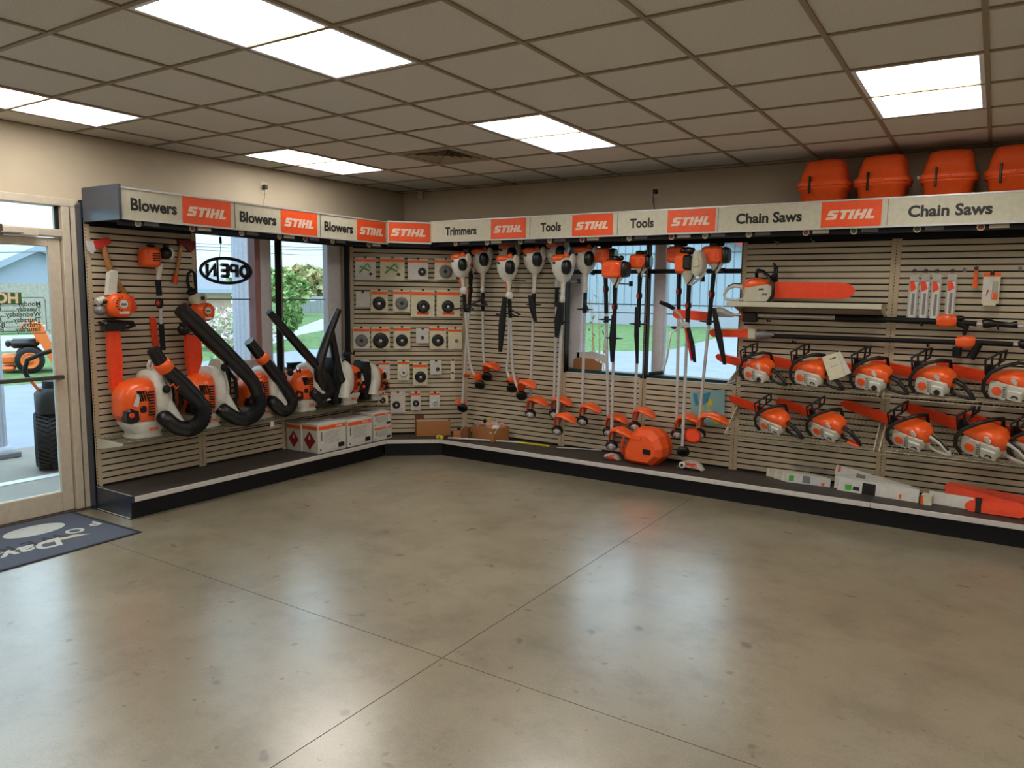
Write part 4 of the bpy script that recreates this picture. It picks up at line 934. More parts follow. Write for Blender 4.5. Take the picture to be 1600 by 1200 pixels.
M().tube([q(1535, 506), q(1543, 505), q(1556, 506), q(1578, 508), q(1590, 507)], [.03, .038, .022, .02, .03], BLACK, 12).build('loop_clamp', t)
P = PR(1300, 531, .22); t = thing('pole_pruner', 'lower long pole pruner with black shaft and orange bar cover on the slatwall', 'pole tool', P)
a, b = q(1110, 520), q(1170, 521); M().prism([(0, -.01), (.03, -.036), ((b-a).length, -.034), ((b-a).length, .036), (.03, .036), (0, .02)], a, (b-a).normalized(), Z_, (0, -.03, 0), REDOR).build('bar_cover', t)
M().box(q(1170, 520).x, q(1182, 520).x, -.04, .02, q(1175, 530).z, q(1175, 513).z, CREAM, .008).loft([sring(q(x, 523), Y_, Z_, r, r, .8, 12) for x, r in ((1182, .035), (1192, .04), (1200, .03), (1210, .02))], GREYM).build('gear_head', t)
M().tube([q(1206, 525), q(1495, 535)], .02, RUBBER, 12).build('shaft_grip', t)
M().loft([sring(q(x, 534), Y_, Z_, r, r2, .7, 14) for x, r, r2 in ((1493, .02, .03), (1499, .03, .048), (1518, .03, .048), (1524, .02, .03))], ORANGE).build('trigger_guard', t)
M().tube([q(1496, 542), q(1495, 556)], .032, RUBBER, 12).tube([q(1530, 535), q(1524, 548), q(1516, 560)], [.03, .028, .03], RUBBER, 12).tube([q(1523, 535), q(1583, 538)], .02, RUBBER, 10).build('control_handle', t)
M().tube([q(1580, 538), q(1640, 541)], .011, STEEL, 8).ell(q(1600, 538), (.04, .03, .035), BLACK).build('shaft', t)
for x, y, hl_ in ((1200, 497, 'left end of the upper pole tool'), (1440, 503, 'upper pole tool below the bar packs'), (1560, 508, 'right end of the upper pole tool'), (1240, 530, 'left end of the lower pole pruner'), (1450, 535, 'lower pole pruner left of its orange guard')):
    hookbar((PR(x, y, .22).x, -.105, PR(x, y, .22).z-.026), .14, 'hooks carrying the pole tools', 'black hook arm carrying the '+hl_)

# ================================================================== HANGING PACKS
def pack(label, P, rz, w, h, style, grp='blister packs on the corner slatwall', hook=True):
    t = thing('blister_pack', label, 'pack', P, rz, grp)
    base = {'dark': PAPER2, 'cards': PAPER, 'green': PAPER2, 'plain': PAPER, 'disc': PAPER2, 'red': PAPER2, 'poly': POLYB}[style[0]]
    M().box(-w/2, w/2, -.003, 0, -h/2, h/2, base).build('card', t)
    if style[1]: M().box(-w/2+.002, w/2-.002, -.0042, -.003, h*.30, h*.42, ORANGE).build('header_band', t)
    r = min(w, h)*style[2]
    if r:
        c = (w*style[3], -.003, -h*.12)
        dm = {'k': BLACK, 'g': PRINT, 's': STEEL, 'w': PAPER}[style[4]]
        M().lathe(c, (0, -1, 0), [(r, 0), (r, .015), (r*.8, .024), (r*.3, .026), (r*.25, .02)], dm, 20).cyl((c[0], -.028, c[2]), (c[0], -.031, c[2]), r*.22, STEEL if style[4] == 'k' else BLACK, 12).build('product', t)
    if 'art' in style:
        mb = M(); mb.tube([(-w*.3, -.004, -h*.2), (-w*.1, -.008, .0), (w*.1, -.004, .05), (w*.25, -.004, .0)], w*.04, GREEN, 6); mb.tube([(-w*.25, -.004, .02), (w*.2, -.006, -h*.1)], w*.03, PRINT, 6)
        mb.prism([(w*.25, -h*.32), (w*.35, -h*.24), (w*.25, -h*.16), (w*.15, -h*.24)], (0, -.0032, 0), X_, Z_, (0, -.001, 0), BLACK); mb.build('picture', t)
    if 'foot' in style: M().box(-w*.25, w*.25, -.0045, -.003, -h*.42, -h*.32, REDOR, .001).build('footer_band', t)
    if hook:
        hk = M().tube([(0, .0, h/2-.012), (0, -.012, h/2-.010), (0, -.03, h/2+.004)], .0025, GREYM, 6).tube([(0, .0, h/2-.012), (0, .05, h/2-.012)], .0025, GREYM, 6)
        hk.box(-.012, .012, -.034, -.03, h/2-.012, h/2+.008, BLACK); hk.build('peg', t)
    return t
def cpack(x0, y0, x1, y1, label, style, d=.055):
    a, b = PC(x0, (y0+y1)/2, d), PC(x1, (y0+y1)/2, d); tp, bt = PC((x0+x1)/2, y0, d), PC((x0+x1)/2, y1, d)
    return pack(label, (a+b)/2*1.0 if False else Vector(((a.x+b.x)/2, (a.y+b.y)/2, (tp.z+bt.z)/2)), CROT, (b-a).length, tp.z-bt.z, style)
D_ = ('dark', 1, .38, 0, 'k')
for r in [
 (555, 402, 587, 437, 'square pack with green picture and black diamond, first in the top row', ('cards', 1, 0, 0, 'k', 'art')),
 (594, 402, 632, 438, 'wide square pack with crossed brown picture, second in the top row', ('dark', 1, 0, 0, 'k', 'art')),
 (637, 404, 669, 437, 'pack with grey squiggle and black oval, third in the top row', ('cards', 1, .2, .2, 'k')),
 (679, 404, 713, 437, 'pack with dark wedge half hidden by the first trimmer, top row', ('red', 1, .3, 0, 'g')),
 (556, 456, 578, 480, 'small plain white card, leftmost in the second row', ('plain', 0, 0, 0, 'w')),
 (579, 453, 606, 487, 'white pack with black round head, second in the second row', D_),
 (614, 453, 641, 487, 'white pack with charcoal round head, third in the second row', ('dark', 1, .36, 0, 'g')),
 (642, 453, 679, 495, 'large pack with shiny black disc and red footer, second row', ('green', 1, .27, .02, 'k', 'foot')),
 (682, 453, 719, 495, 'large pack with black disc just left of the first trimmer, second row', ('green', 1, .26, -.02, 'k', 'foot')),
 (552, 511, 578, 545, 'pack with grey steel disc, leftmost in the third row', ('cards', 1, .38, 0, 'g')),
 (580, 511, 609, 545, 'pack with large black ribbed disc, second in the third row', ('green', 1, .42, 0, 'k')),
 (615, 510, 641, 545, 'pack with matt black disc, third in the third row', ('green', 1, .36, 0, 'k')),
 (650, 513, 670, 536, 'small white square card with tiny blade, third row', ('plain', 0, .12, 0, 'k')),
 (671, 510, 697, 545, 'pack with black ring and silver centre, third row', ('red', 1, .36, 0, 'k')),
 (700, 512, 722, 545, 'pack with red header behind the first trimmer shaft, third row', ('red', 1, .12, .1, 'g')),
 (592, 564, 609, 593, 'clear pack with grey ring, leftmost in the fourth row', ('plain', 1, .3, 0, 's')),
 (621, 563, 640, 594, 'pack with white ring and dark hole, second in the fourth row', ('red', 1, .36, 0, 'w')),
 (645, 567, 668, 602, 'pack with black wheel, third in the fourth row', ('dark', 1, .38, .02, 'k')),
 (672, 563, 690, 585, 'small white pack with black heart shape, fourth row', ('plain', 0, .16, .15, 'k')),
 (704, 562, 710, 595, 'narrow card with small green tool, rightmost in the fourth row', ('green', 0, .3, 0, 'g')),
 (590, 614, 606, 632, 'dark red pack peeking from behind the last blower, bottom row', ('red', 1, .3, 0, 'k')),
 (610, 612, 633, 645, 'clear bag with black roller, second in the bottom row', ('poly', 0, .26, -.1, 'k')),
 (642, 612, 657, 641, 'white pack with black bearing, third in the bottom row', ('plain', 1, .34, .02, 'k')),
 (671, 612, 687, 638, 'white pack with grey coil, rightmost in the bottom row', ('plain', 1, .28, 0, 's'))]:
    cpack(*r[:5], r[5])
def rpack(x0, y0, x1, y1, label, kind, d=.2):
    a, b = PR(x0, (y0+y1)/2, d), PR(x1, (y0+y1)/2, d); tp, bt = PR((x0+x1)/2, y0, d), PR((x0+x1)/2, y1, d); w, h = b.x-a.x, tp.z-bt.z
    P = Vector(((a.x+b.x)/2, a.y, (tp.z+bt.z)/2)); t = thing('hanging_pack', label, 'pack', P, 0, 'long packs hanging on the right slatwall')
    if kind == 'bar':
        M().box(-w*.45, w*.45, -.004, .0, -h/2, h*.28, FILM).box(-w*.3, w*.3, -.006, -.004, -h*.5, h*.25, PAPER).build('sleeve', t)
        M().prism([(-w*.12, -h*.42), (w*.12, -h*.42), (w*.15, h*.02), (-w*.1, h*.02)], (0, -.008, 0), X_, Z_, (0, .002, 0), GREYM).build('guide_bar', t)
        M().prism([(-.02, h*.05), (.02, h*.12), (.0, h*.27), (-.03, h*.27)], (0, -.009, 0), X_, Z_, (0, .002, 0), REDOR).build('header_band', t)
        M().box(-w*.4, w*.4, -.012, -.002, h*.28, h*.42, FILM, .003).build('hanger_tab', t)
    elif kind == 'file':
        M().loft([sring((0, 0, z*h), X_, Y_, a, .008, .7, 10) for z, a in ((-.5, .022), (-.42, .02), (.0, .012), (.42, .014), (.5, .01))], ORANGE).build('handle', t)
    else:
        M().box(-w/2, w/2, -.004, 0, -h*.42, h*.38, PAPER2).box(-w/2, w/2, -.005, 0, h*.38, h*.5, ORANGE).build('card', t)
        M().box(w*.05, w*.4, -.02, -.004, -h*.3, h*.25, FILM, .004).box(w*.1, w*.4, -.022, -.006, -h*.3, -h*.1, ORANGE, .004).build('product', t)
        M().box(-w*.4, -.0, -.0052, -.004, -h*.3, h*.3, PAPER).prism([(-w*.3, -h*.25), (-w*.1, -h*.05), (-w*.2, .0)], (0, -.006, 0), X_, Z_, (0, .0005, 0), AXERED).build('picture', t)
        M().box(-w*.42, w*.35, -.03, .0, -h*.5, -h*.42, PAPER2, .004).build('foot', t)
    M().tube([(0, d-.13, h/2-.0), (0, -.03, h/2-.0), (0, -.035, h/2+.012)], .003, GREYM, 6).box(-.014, .014, -.037, -.033, h/2-.02, h/2+.004, BLACK).build('peg', t)
rpack(1418, 422, 1436, 498, 'long bar pack in clear sleeve, leftmost of four', 'bar'); rpack(1436, 422, 1453, 498, 'long bar pack in clear sleeve, second of four', 'bar', .21)
rpack(1453, 422, 1471, 500, 'long bar pack in clear sleeve with wider header, third of four', 'bar', .22); rpack(1477, 422, 1495, 496, 'long bar pack standing apart, right of the other three', 'bar')
rpack(1520, 418, 1529, 449, 'small orange file handle hanging on a peg', 'file'); rpack(1535, 426, 1562, 478, 'file kit card with orange header hanging at the right', 'kit')
for i, (x, y) in enumerate(((1507, 422), (1594, 420), (1215, 380), (1271, 376))):
    q = PR(x, y, .13); o = M().tube([(0, 0, 0), (0, -.10, 0), (0, -.105, .015)], .003, GREYM, 6).box(-.012, .012, -.006, .0, -.015, .015, GREYM).build('display_peg'); o.location = q
    tag(o, ['empty steel peg between the bar packs and the orange file handle', 'empty steel peg at the right photo edge', 'empty steel peg high above the large chainsaw, left one', 'empty steel peg high above the large chainsaw, right one'][i], 'peg', 'empty pegs')

# ================================================================== BACKPACK BLOWERS
ZS = .578
wire_shelf('wire shelf under the leftmost blowers', (.115, -3.79, ZS), ROTL, .92, .36, 0, CHROME)
wire_shelf('wire shelf under the middle blowers', (.115, -2.855, ZS), ROTL, .92, .36, 0)
wire_shelf('wire shelf under the rightmost blowers with a hanging price tag', (.115, -1.92, ZS), ROTL, .92, .36, 0)
q = PL(425, 662, .49); o = thing('shelf_tag', 'small white tag hanging from the wire shelf edge', 'tag', q, ROTL)
M().box(-.02, .02, -.003, .003, -.03, .02, PAPER, .002).build('card', o); M().tube([(0, 0, .02), (0, .0, .085)], .002, STEEL, 5).build('wire', o)
def blower(label, bpx, bd, s, tubes, flip=False, patch=False, ring=None, handle=True, low=False):
    B = PL(bpx, 640, bd); B.z = ZS+.004; B = Vector((B.x, B.y, ZS+.004))
    t = thing('backpack_blower', label, 'leaf blower', B, ROTL, 'backpack blowers on the wire shelf')
    Tm = Matrix.Scale(s, 4)
    if flip: Tm = Tm @ Matrix.Scale(-1, 4, X_)
    def N(): m = M(); m.T = Tm; return m
    N().loft([sring((-.01, 0, z), X_, Y_, a, b, .5, 20) for z, a, b in ((0, .11, .10), (.012, .115, .11), (.03, .10, .10), (.04, .105, .10), (.10, .145, .125), (.115, .145, .125), (.12, .12, .1))], WHITE).build('fuel_tank', t)
    if not low: logo_m = N(); logo(logo_m, (-.04, -.13, .055), X_, Z_, -Y_*.001, .07, .02, REDOR); logo_m.build('lettering', t)
    p = N().loft([sring((x, 0, z), Y_, Z_, a, b, .6, 24) for x, z, a, b in ((-.19, .23, .05, .06), (-.175, .235, .095, .105), (-.13, .25, .125, .14), (-.06, .26, .14, .155), (.0, .26, .145, .16), (.02, .26, .13, .15))], ORANGE).build('engine_cover', t)
    mb = N()
    for k in range(9): mb.box(-.045, -.004, -.151, -.13, .165+.02*k, .175+.02*k, DARK)
    for k in range(4): mb.prism([(-.10+.018*k, .27), (-.092+.018*k, .27), (-.112+.018*k, .345-.002*k), (-.12+.018*k, .345)], (0, -.146, 0), X_, Z_, (0, .02, 0), DARK)
    mb.build('vent_slots', p)
    N().box(-.185, -.09, -.128, -.02, .12, .225, BLACK, .02).box(-.10, -.055, -.146, -.08, .19, .235, BLACK, .008).cyl((-.16, -.125, .18), (-.16, -.133, .18), .018, REDOR, 14).build('muffler', t)
    if patch: N().prism([(-.155, .245), (-.12, .235), (-.10, .32), (-.125, .325)], (0, -.142, 0), X_, Z_, (0, -.002, 0), PAPER).build('warning_label', p)
    N().loft([sring((x, 0, z), Y_, Z_, a, b, .85, 28) for x, z, a, b in ((.015, .27, .14, .165), (.03, .275, .175, .195), (.075, .275, .18, .20), (.10, .27, .165, .18), (.115, .26, .14, .15))], WHITE)\
        .loft([sring((.065+.022*k, -.06-.022*k, .30-.05*k), X_, Y_, .062-.003*k, .10-.011*k, .8, 18) for k in range(5)], WHITE).build('fan_housing', t)
    N().prism([(-.13, .04), (.13, .04), (.14, .3), (.09, .47), (.05, .52), (-.05, .52), (-.09, .47), (-.14, .3)], (.118, 0, 0), Y_, Z_, (.02, 0, 0), WHITE).build('backplate', t)
    if handle: N().tube([(.05, -.03, .455), (.03, -.03, .50), (.045, -.03, .535), (.09, -.03, .535), (.115, -.03, .50)], .011, WHITE, 8).build('carry_handle', t)
    N().loft([sring((.155+(.03 if flip else 0), 0, z), X_, Y_, a*(2.4 if flip else 1), .12, .5, 14) for z, a in ((.03 if flip else .08, .02), (.12, .03), (.25, .028), (.4, .03), (.50 if flip else .46, .014))], RUBBER).tube([(.15, -.1, .44), (.21, -.12, .36), (.22, -.12, .22), (.17, -.1, .1)], .015, RUBBER, 8).tube([(.15, .1, .44), (.21, .12, .36), (.22, .12, .22), (.17, .1, .1)], .015, RUBBER, 8).build('harness', t)
    for (pts, rad, bel, rg, gripx) in tubes:
        W = [loc(B, ROTL, PL(*a)) for a in pts]
        if pts[0][2] > 0 and bel:
            st = [Vector((.10*s*(-1 if flip else 1), -.09*s, .15*s)), Vector((.13*s*(-1 if flip else 1), -.14*s, .09*s))]
            W = st+W; rad = [.055*s, .058*s]+list(rad)
        # smooth path
        q = []; rr = []
        for i in range(len(W)-1):
            p0 = W[max(i-1, 0)]; p1 = W[i]; p2 = W[i+1]; p3 = W[min(i+2, len(W)-1)]
            for k in range(5):
                f = k/5; q.append(.5*((2*p1)+(p2-p0)*f+(2*p0-5*p1+4*p2-p3)*f*f+(3*p1-p0-3*p2+p3)*f**3)); rr.append(rad[i]*(1-f)+rad[i+1]*f)
        q.append(W[-1]); rr.append(rad[-1])
        M().tube(q, rr, BLACK, 18).build('blower_tube', t)
        if bel:
            mb = M(); i0, i1 = bel; n = 0
            for i in range(i0, i1):
                for f in (0, .33, .66):
                    c = q[i].lerp(q[i+1], f); d = (q[i+1]-q[i]).normalized(); r = (rr[i]*(1-f)+rr[i+1]*f)
                    mb.lathe(c, d, [(r*.98, -.006), (r*1.12, -.001), (r*1.12, .001), (r*.98, .006)], RUBBER, 18)
            mb.build('bellows', t)
        if rg:
            i, ln = rg; c = q[i]; d = (q[i+1]-q[i]).normalized(); r = rr[i]
            M().lathe(c, d, [(r*1.0, -ln/2), (r*1.22, -ln/2+.006), (r*1.18, ln/2-.006), (r, ln/2)], ORANGE, 22).build('orange_collar', t)
        if gripx:
            c = loc(B, ROTL, PL(*gripx)); M().tube([c, c+Vector((.03, -.03, .03)), c+Vector((.05, -.03, -.01)), c+Vector((.085, -.03, .02)), c+Vector((.09, -.02, -.02))], .008, ORANGE if patch else RUBBER, 8).ell(c+Vector((-.01, 0, -.01)), (.03, .03, .035), RUBBER).build('control_grip', t)
    return t
blower('leftmost blower with short black tube, orange collar and white warning label', 224, .33, 1.12,
       [([(256, 652, .53), (278, 668, .56), (302, 668, .57), (317, 652, .57), (312, 630, .57), (284, 600, .56), (256, 572, .56), (239, 546, .56)], [.06, .062, .06, .06, .062, .068, .055, .048], (18, 30), (40, .085), (262, 606, .57))], patch=True)
blower('blower second from the left with long thick black tube reaching the hedge trimmer', 318, .33, 1.1,
       [([(347, 640, .52), (370, 654, .55), (391, 652, .56), (405, 636, .56), (402, 614, .56), (388, 588, .56), (332, 532, .55), (282, 482, .54)], [.06, .06, .058, .056, .056, .06, .072, .062], (18, 30), None, (352, 572, .56))], handle=False)
blower('third blower with orange collar on its short tube, before the window', 404, .31, 1.02,
       [([(424, 626, .48), (435, 640, .5), (448, 641, .5), (457, 629, .5), (452, 614, .5), (430, 585, .5), (405, 554, .5), (389, 533, .5)], [.05, .052, .05, .048, .05, .055, .05, .046], (18, 28), (39, .075), None)])
blower('fourth blower with glossy orange cover and slim black tube', 474, .30, 1.0,
       [([(488, 612, .44), (500, 622, .46), (512, 614, .46), (513, 598, .46), (502, 580, .46), (472, 546, .46), (442, 512, .45), (420, 487, .45)], [.046, .048, .045, .042, .042, .044, .04, .030], (18, 26), None, (455, 580, .42))])
blower('fifth blower turned away, black harness and white frame facing the room', 538, .30, 1.0,
       [([(508, 612, .44), (499, 590, .47), (500, 565, .47), (513, 524, .46), (529, 484, .45)], [.05, .05, .048, .042, .032], None, None, None)], flip=True, handle=False, patch=True)
blower('rightmost smaller blower beside the corner with white frame and orange box', 582, .30, .86,
       [([(548, 612, .40), (532, 590, .40), (525, 562, .38), (516, 511, .36)], [.04, .044, .044, .036], None, None, None), ([(530, 570, .38), (547, 549, .38)], [.010, .014], None, None, (541, 552, .38))], flip=True, handle=False)

# ================================================================== TOOLS ON THE LEFT SLATWALL
def L0(name, label, cat, px, py, d, grp=None):
    P = PL(px, py, d); t = thing(name, label, cat, P, ROTL, grp); return t, (lambda x, y, dd=d: loc(P, ROTL, PL(x, y, dd)))
t, q = L0('felling_axe', 'felling axe with red head, tan handle and red grip end, top left of the slatwall', 'axe', 165, 385, .14)
mb = M(); pts = [(161, 384), (170, 415), (186, 445), (198, 463)]
mb.tube([q(*p) for p in pts], [.022, .023, .02, .02], WOOD, 10); mb.build('handle', t)
M().prism([((q(x, y)).x, (q(x, y)).z) for x, y in ((196, 461), (206, 462), (213, 482), (208, 487), (200, 485))], (0, -.02, 0), X_, Z_, (0, .03, 0), REDOR).build('grip_end', t)
M().prism([((q(x, y)).x, (q(x, y)).z) for x, y in ((145, 377), (168, 371), (172, 380), (158, 388), (149, 390))], (0, -.02, 0), X_, Z_, (0, .035, 0), AXERED).prism([((q(x, y)).x, (q(x, y)).z) for x, y in ((133, 376), (145, 377), (149, 390), (144, 397), (137, 392))], (0, -.008, 0), X_, Z_, (0, .012, 0), STEEL).build('axe_head', t)
t, q = L0('hatchet', 'small hatchet with dark red head and red tipped handle beside the window', 'axe', 285, 385, .14)
M().tube([q(283, 382), q(279, 410), q(275, 430)], [.014, .014, .013], WOOD, 10).build('handle', t)
M().tube([q(275, 428), q(273, 443)], [.016, .022], REDOR, 10).build('grip_end', t)
M().prism([((q(x, y)).x, (q(x, y)).z) for x, y in ((277, 374), (290, 376), (303, 377), (302, 390), (296, 394), (288, 384), (279, 382))], (0, -.018, 0), X_, Z_, (0, .03, 0), mat('dark_red', (120, 24, 30), .4)).build('axe_head', t)
t, q = L0('engine_unit', 'orange engine power head with short silver shaft between the two axes', 'power head', 245, 400, .2)
s = .92
M().loft([sring(q(233, 402)+Vector((0, y*s, 0)), X_, Z_, a*s, c*s, .5, 18) for y, a, c in ((.08, .05, .06), (.05, .075, .085), (-.06, .075, .085), (-.08, .05, .06))], ORANGE).build('engine_housing', t)
mb = M()
for k in range(4): mb.box(*(lambda c: (c.x-.03, c.x+.03, c.y-.085*s, c.y-.07, c.z-.02+.018*k, c.z-.012+.018*k))(q(236, 404)), DARK)
mb.build('cooling_slots', t)['kind'] = 'stuff'
M().ell(q(258, 396), (.055, .06, .05), BLACK).ell(q(259, 384), (.025, .025, .02), BLACK).ell(q(266, 396), (.03, .045, .05), WHITE).ell(q(236, 384), (.04, .03, .014), BLACK).build('filter_cover', t)
M().tube([q(248, 412), q(249, 424), q(247, 437)], [.04, .022, .02], WHITE, 12).build('neck', t)
M().tube([q(247, 437), q(249, 462)], .022, RUBBER, 12).ell(q(249, 474), (.032, .035, .045), BLACK).build('throttle_housing', t)
M().ell(q(247, 474, .24), (.016, .012, .02), AXERED).build('trigger', t)
M().tube([q(251, 482), q(252, 507)], .013, STEEL, 10).tube([q(252, 506), q(255, 547)], .020, RUBBER, 12).build('shaft', t)
t, q = L0('blade_sheath', 'narrow orange blade sheath hanging left of the black tube', 'sheath', 240, 520, .13)
M().prism([((q(x, y)).x, (q(x, y)).z) for x, y in ((234, 496), (242, 495), (247, 540), (239, 541))], (0, -.012, 0), X_, Z_, (0, .018, 0), REDOR).build('blade_sheath_body', t)
def hedge(label, c, top, sheath, d=.22, k=1., white_top=True):
    t, q = L0('hedge_trimmer', label, 'hedge trimmer', c[0], c[1], d, 'hedge trimmers hung blade down')
    M().loft([sring(Vector((0, y, 0)), X_, Z_, a*k, b*k, .75, 22) for y, a, b in ((.07, .08, .075), (.03, .10, .095), (-.05, .10, .095), (-.08, .085, .08), (-.09, .06, .055))], ORANGE).build('starter_housing', t)
    M().cyl((.0, -.092, .01), (.0, -.096, .01), .033*k, PAPER, 20).box(-.02, .02, -.0975, -.0955, .0, .018, PRINT).box(-.035*k, .045*k, -.092, -.088, -.065, -.045, PAPER).build('label_disc', t)
    mb = M()
    for i in range(7): a = math.pi*(.55+.14*i); mb.cyl((.055*k*math.cos(a), -.092, .01+.055*k*math.sin(a)), (.055*k*math.cos(a), -.094, .01+.055*k*math.sin(a)), .006, DARK, 8)
    mb.build('vent_slots', t)
    if white_top:
        M().prism([((q(x, y)).x, (q(x, y)).z) for x, y in ((164, 461), (167, 426), (174, 422), (180, 424), (178, 461))], (0, -.04, 0), X_, Z_, (0, .05, 0), WHITE).build('top_shroud', t)
        M().tube([q(176, 424), q(181, 440), q(180, 462)], .014, RUBBER, 8).tube([q(151, 472), q(160, 468), q(166, 474)], .03, WHITE, 10).ell(q(161, 471), (.022, .05, .022), BLACK).ell(q(156, 485), (.045, .05, .04), GREYM).build('rear_handle', t)
        a = [q(150, 503), q(165, 500), q(190, 503), q(204, 503), q(207, 508), q(196, 512), q(170, 513)]
        M().tube([p+Vector((0, -.03, 0)) for p in a], .013, RUBBER, 8, closed=True).box(q(158, 505).x, q(192, 505).x, -.06, .03, q(175, 517).z, q(175, 503).z, BLACK, .012).build('front_handle', t)
    else:
        a = [q(296, 452), q(293, 440), q(294, 428), q(299, 423), q(304, 427), q(305, 440), q(306, 452)]
        M().tube(a, .013, RUBBER, 8, closed=True).ell(q(300, 457), (.045, .04, .03), RUBBER).build('rear_handle', t)
        M().loft([sring(q(309, y)+Vector((0, 0, 0)), X_, Y_, r, .055, .7, 14) for y, r in ((475, .05), (468, .075), (461, .07), (458, .04))], CREAM).cyl(q(317, 466, d+.06), q(317, 466, d+.07), .018, BLACK, 12).build('tank_cover', t)
        M().ell(q(288, 515), (.06, .05, .05), BLACK).tube([q(300, 505), q(288, 517), q(282, 505)], .014, RUBBER, 8).build('front_handle', t)
    sh = [((q(x, y)).x, (q(x, y)).z) for x, y in sheath]
    M().prism(sh, (0, -.035, 0), X_, Z_, (0, .05, 0), REDOR).box(sum(x for x, z in sh)/len(sh)-.008, sum(x for x, z in sh)/len(sh)+.008, -.04, -.034, min(z for x, z in sh)+.03, max(z for x, z in sh)-.02, REDOR, .002).build('blade_sheath', t)
hedge('left hedge trimmer with orange starter housing and long straight orange sheath', (183, 477), None, ((166, 516), (184, 516), (188, 560), (188, 610), (172, 610), (168, 560)), k=1.0)
hedge('right hedge trimmer behind the long blower tube with broad orange sheath', (315, 487), None, ((288, 522), (310, 526), (313, 560), (306, 590), (297, 600), (290, 560)), k=.85, white_top=False)

# ================================================================== CARTONS AND BOXES ON THE BASE DECK
DZ = .1805
def carton(label, P, rz, w, dp, h, side=True, sc=1., grp='white oil cartons on the base deck'):
    """P = front left bottom corner"""
    t = thing('carton', label, 'box', P, rz, grp)
    M().box(0, w, 0, dp, 0, h, PAPER, .002).build('body', t)
    p = M().box(.01, w-.01, -.0015, 0, h*.80, h*.93, ORANGE)
    p = p.build('front_band', t); mb = M(); logo(mb, (w*.62, -.0015, h*.835), X_, Z_, -Y_*.0005, w*.26, h*.06); mb.build('logo', p)
    mb = M()
    for k in range(8): mb.box(w*.22, w*(.8-.05*(k % 3)), -.0008, 0, h*(.70-.055*k), h*(.712-.055*k), PRINT)
    mb.box(w*.10, w*.15, -.0008, 0, h*.42, h*.74, PRINT).box(w*.72, w*.94, -.001, 0, h*.1, h*.26, BLACK).box(w*.06, w*.12, -.0008, 0, h*.08, h*.16, PRINT); mb.build('print', t)
    if side:
        M().box(-.0015, 0, .012, dp-.012, h*.80, h*.93, ORANGE).build('side_band', t)
        c = (dp*.5, h*.42); r = min(dp, h)*.34
        M().prism([(c[0]-r, c[1]), (c[0], c[1]-r*1.15), (c[0]+r, c[1]), (c[0], c[1]+r*1.15)], (-.0015, 0, 0), Y_, Z_, (.0015, 0, 0), HAZ).prism([(c[0]-r*.15, c[1]+r*.1), (c[0]+r*.15, c[1]+r*.1), (c[0]+r*.18, c[1]+r*.35), (c[0], c[1]+r*.75), (c[0]-r*.18, c[1]+r*.4)], (-.002, 0, 0), Y_, Z_, (.001, 0, 0), PAPER).build('flammable_diamond', t)
    return t
def dk(px, py): return PZ(px, py, DZ)
cA = dk(497, 706); cB = dk(541, 696)
xf = .555
ya, yb_, yc, yd, ye = PL(497, 700, xf).y, PL(540.5, 690, xf).y, PL(543, 690, xf).y, PL(581, 690, xf).y, PL(584, 680, xf).y
hh = PL(497, 660, xf).z-DZ
carton('large white carton with red flammable diamond at the front left of the group', (xf, ya, DZ), ROTL, yb_-ya, .235, .285)
carton('white carton with grey code block, second from left in front', (xf, yc, DZ), ROTL, yd-yc, .235, .27, side=False)
carton('white carton set back against the slatwall with its own red diamond', (.335, PL(440, 690, .335).y+.24, DZ), ROTL, .22, .215, .275)
sw = PL(612, 680, xf).y-ye
carton('small lower carton of the stack next to the corner', (xf, ye, DZ), ROTL, sw, .2, .148, side=False)
carton('small upper carton stacked on another next to the corner', (xf-.004, ye+.004, DZ+.1485), ROTL, sw-.004, .2, .148, side=False)
def openbox(label, P, rz, w, dp, h, mats=(CARD, CARDD), back=0.):
    t = thing('cardboard_box', label, 'box', P, rz, None); th = .004
    M().box(0, w, 0, th, 0, h, mats[0]).box(0, th, 0, dp, 0, h, mats[0]).box(w-th, w, 0, dp, 0, h, mats[0]).box(0, w, dp-th, dp, 0, h+back, mats[0]).box(0, w, 0, dp, 0, .004, mats[1]).build('walls', t)
    M().box(th, w-th, th, dp-th, .004, h*.3, mats[1]).build('inner_floor', t)
    return t
a, b = dk(651, 682), dk(706, 684); rz = math.atan2(b.y-a.y, b.x-a.x)
t = openbox('long open cardboard box leaning against the corner slatwall', a, CROT+R_(2), (b-a).length*.96, .17, .165, back=.05)
M().prism([(0, .0), (.0, .05), (.37, .05), (.37, .0)], (.0, .163, .165), X_, Z_, (0, .004, 0), CARDD).build('back_flap', t)
a = dk(708, 687); t = thing('cardboard_box', 'small closed cardboard box between the two larger ones', 'box', a, R_(15)); M().box(0, .085, 0, .09, 0, .10, CARD, .002).build('body', t); M().box(.0, .085, -.001, .0, .045, .05, CARDD).build('seam', t); M().box(.09, .16, .02, .12, 0, .13, CARDD, .003).cyl((.045, .05, .10), (.045, .05, .125), .018, BLACK, 12).build('contents', t)
a = dk(737, 684); b = dk(788, 696); t = openbox('open cardboard box heaped with clear packs under the trimmers', a, R_(-14), .36, .22, .15)
mb = M(); rnd = random.Random(11)
for k in range(34):
    c = Vector((rnd.uniform(.03, .33), rnd.uniform(.03, .19), .13)); c.z += .07*(1-abs(c.x-.18)/.2)*rnd.uniform(.2, 1); mb.T = Matrix.Translation(c) @ Matrix.Rotation(rnd.uniform(-.9, .9), 4, 'X') @ Matrix.Rotation(rnd.uniform(-1, 1), 4, 'Y') @ Matrix.Rotation(rnd.uniform(0, 3), 4, 'Z')
    mb.box(-.05, .05, -.035, .035, -.004, .004, rnd.choice([POLYB, FILM, POLYB, mat('pack_peach', (214, 140, 110), .4)]), .003)
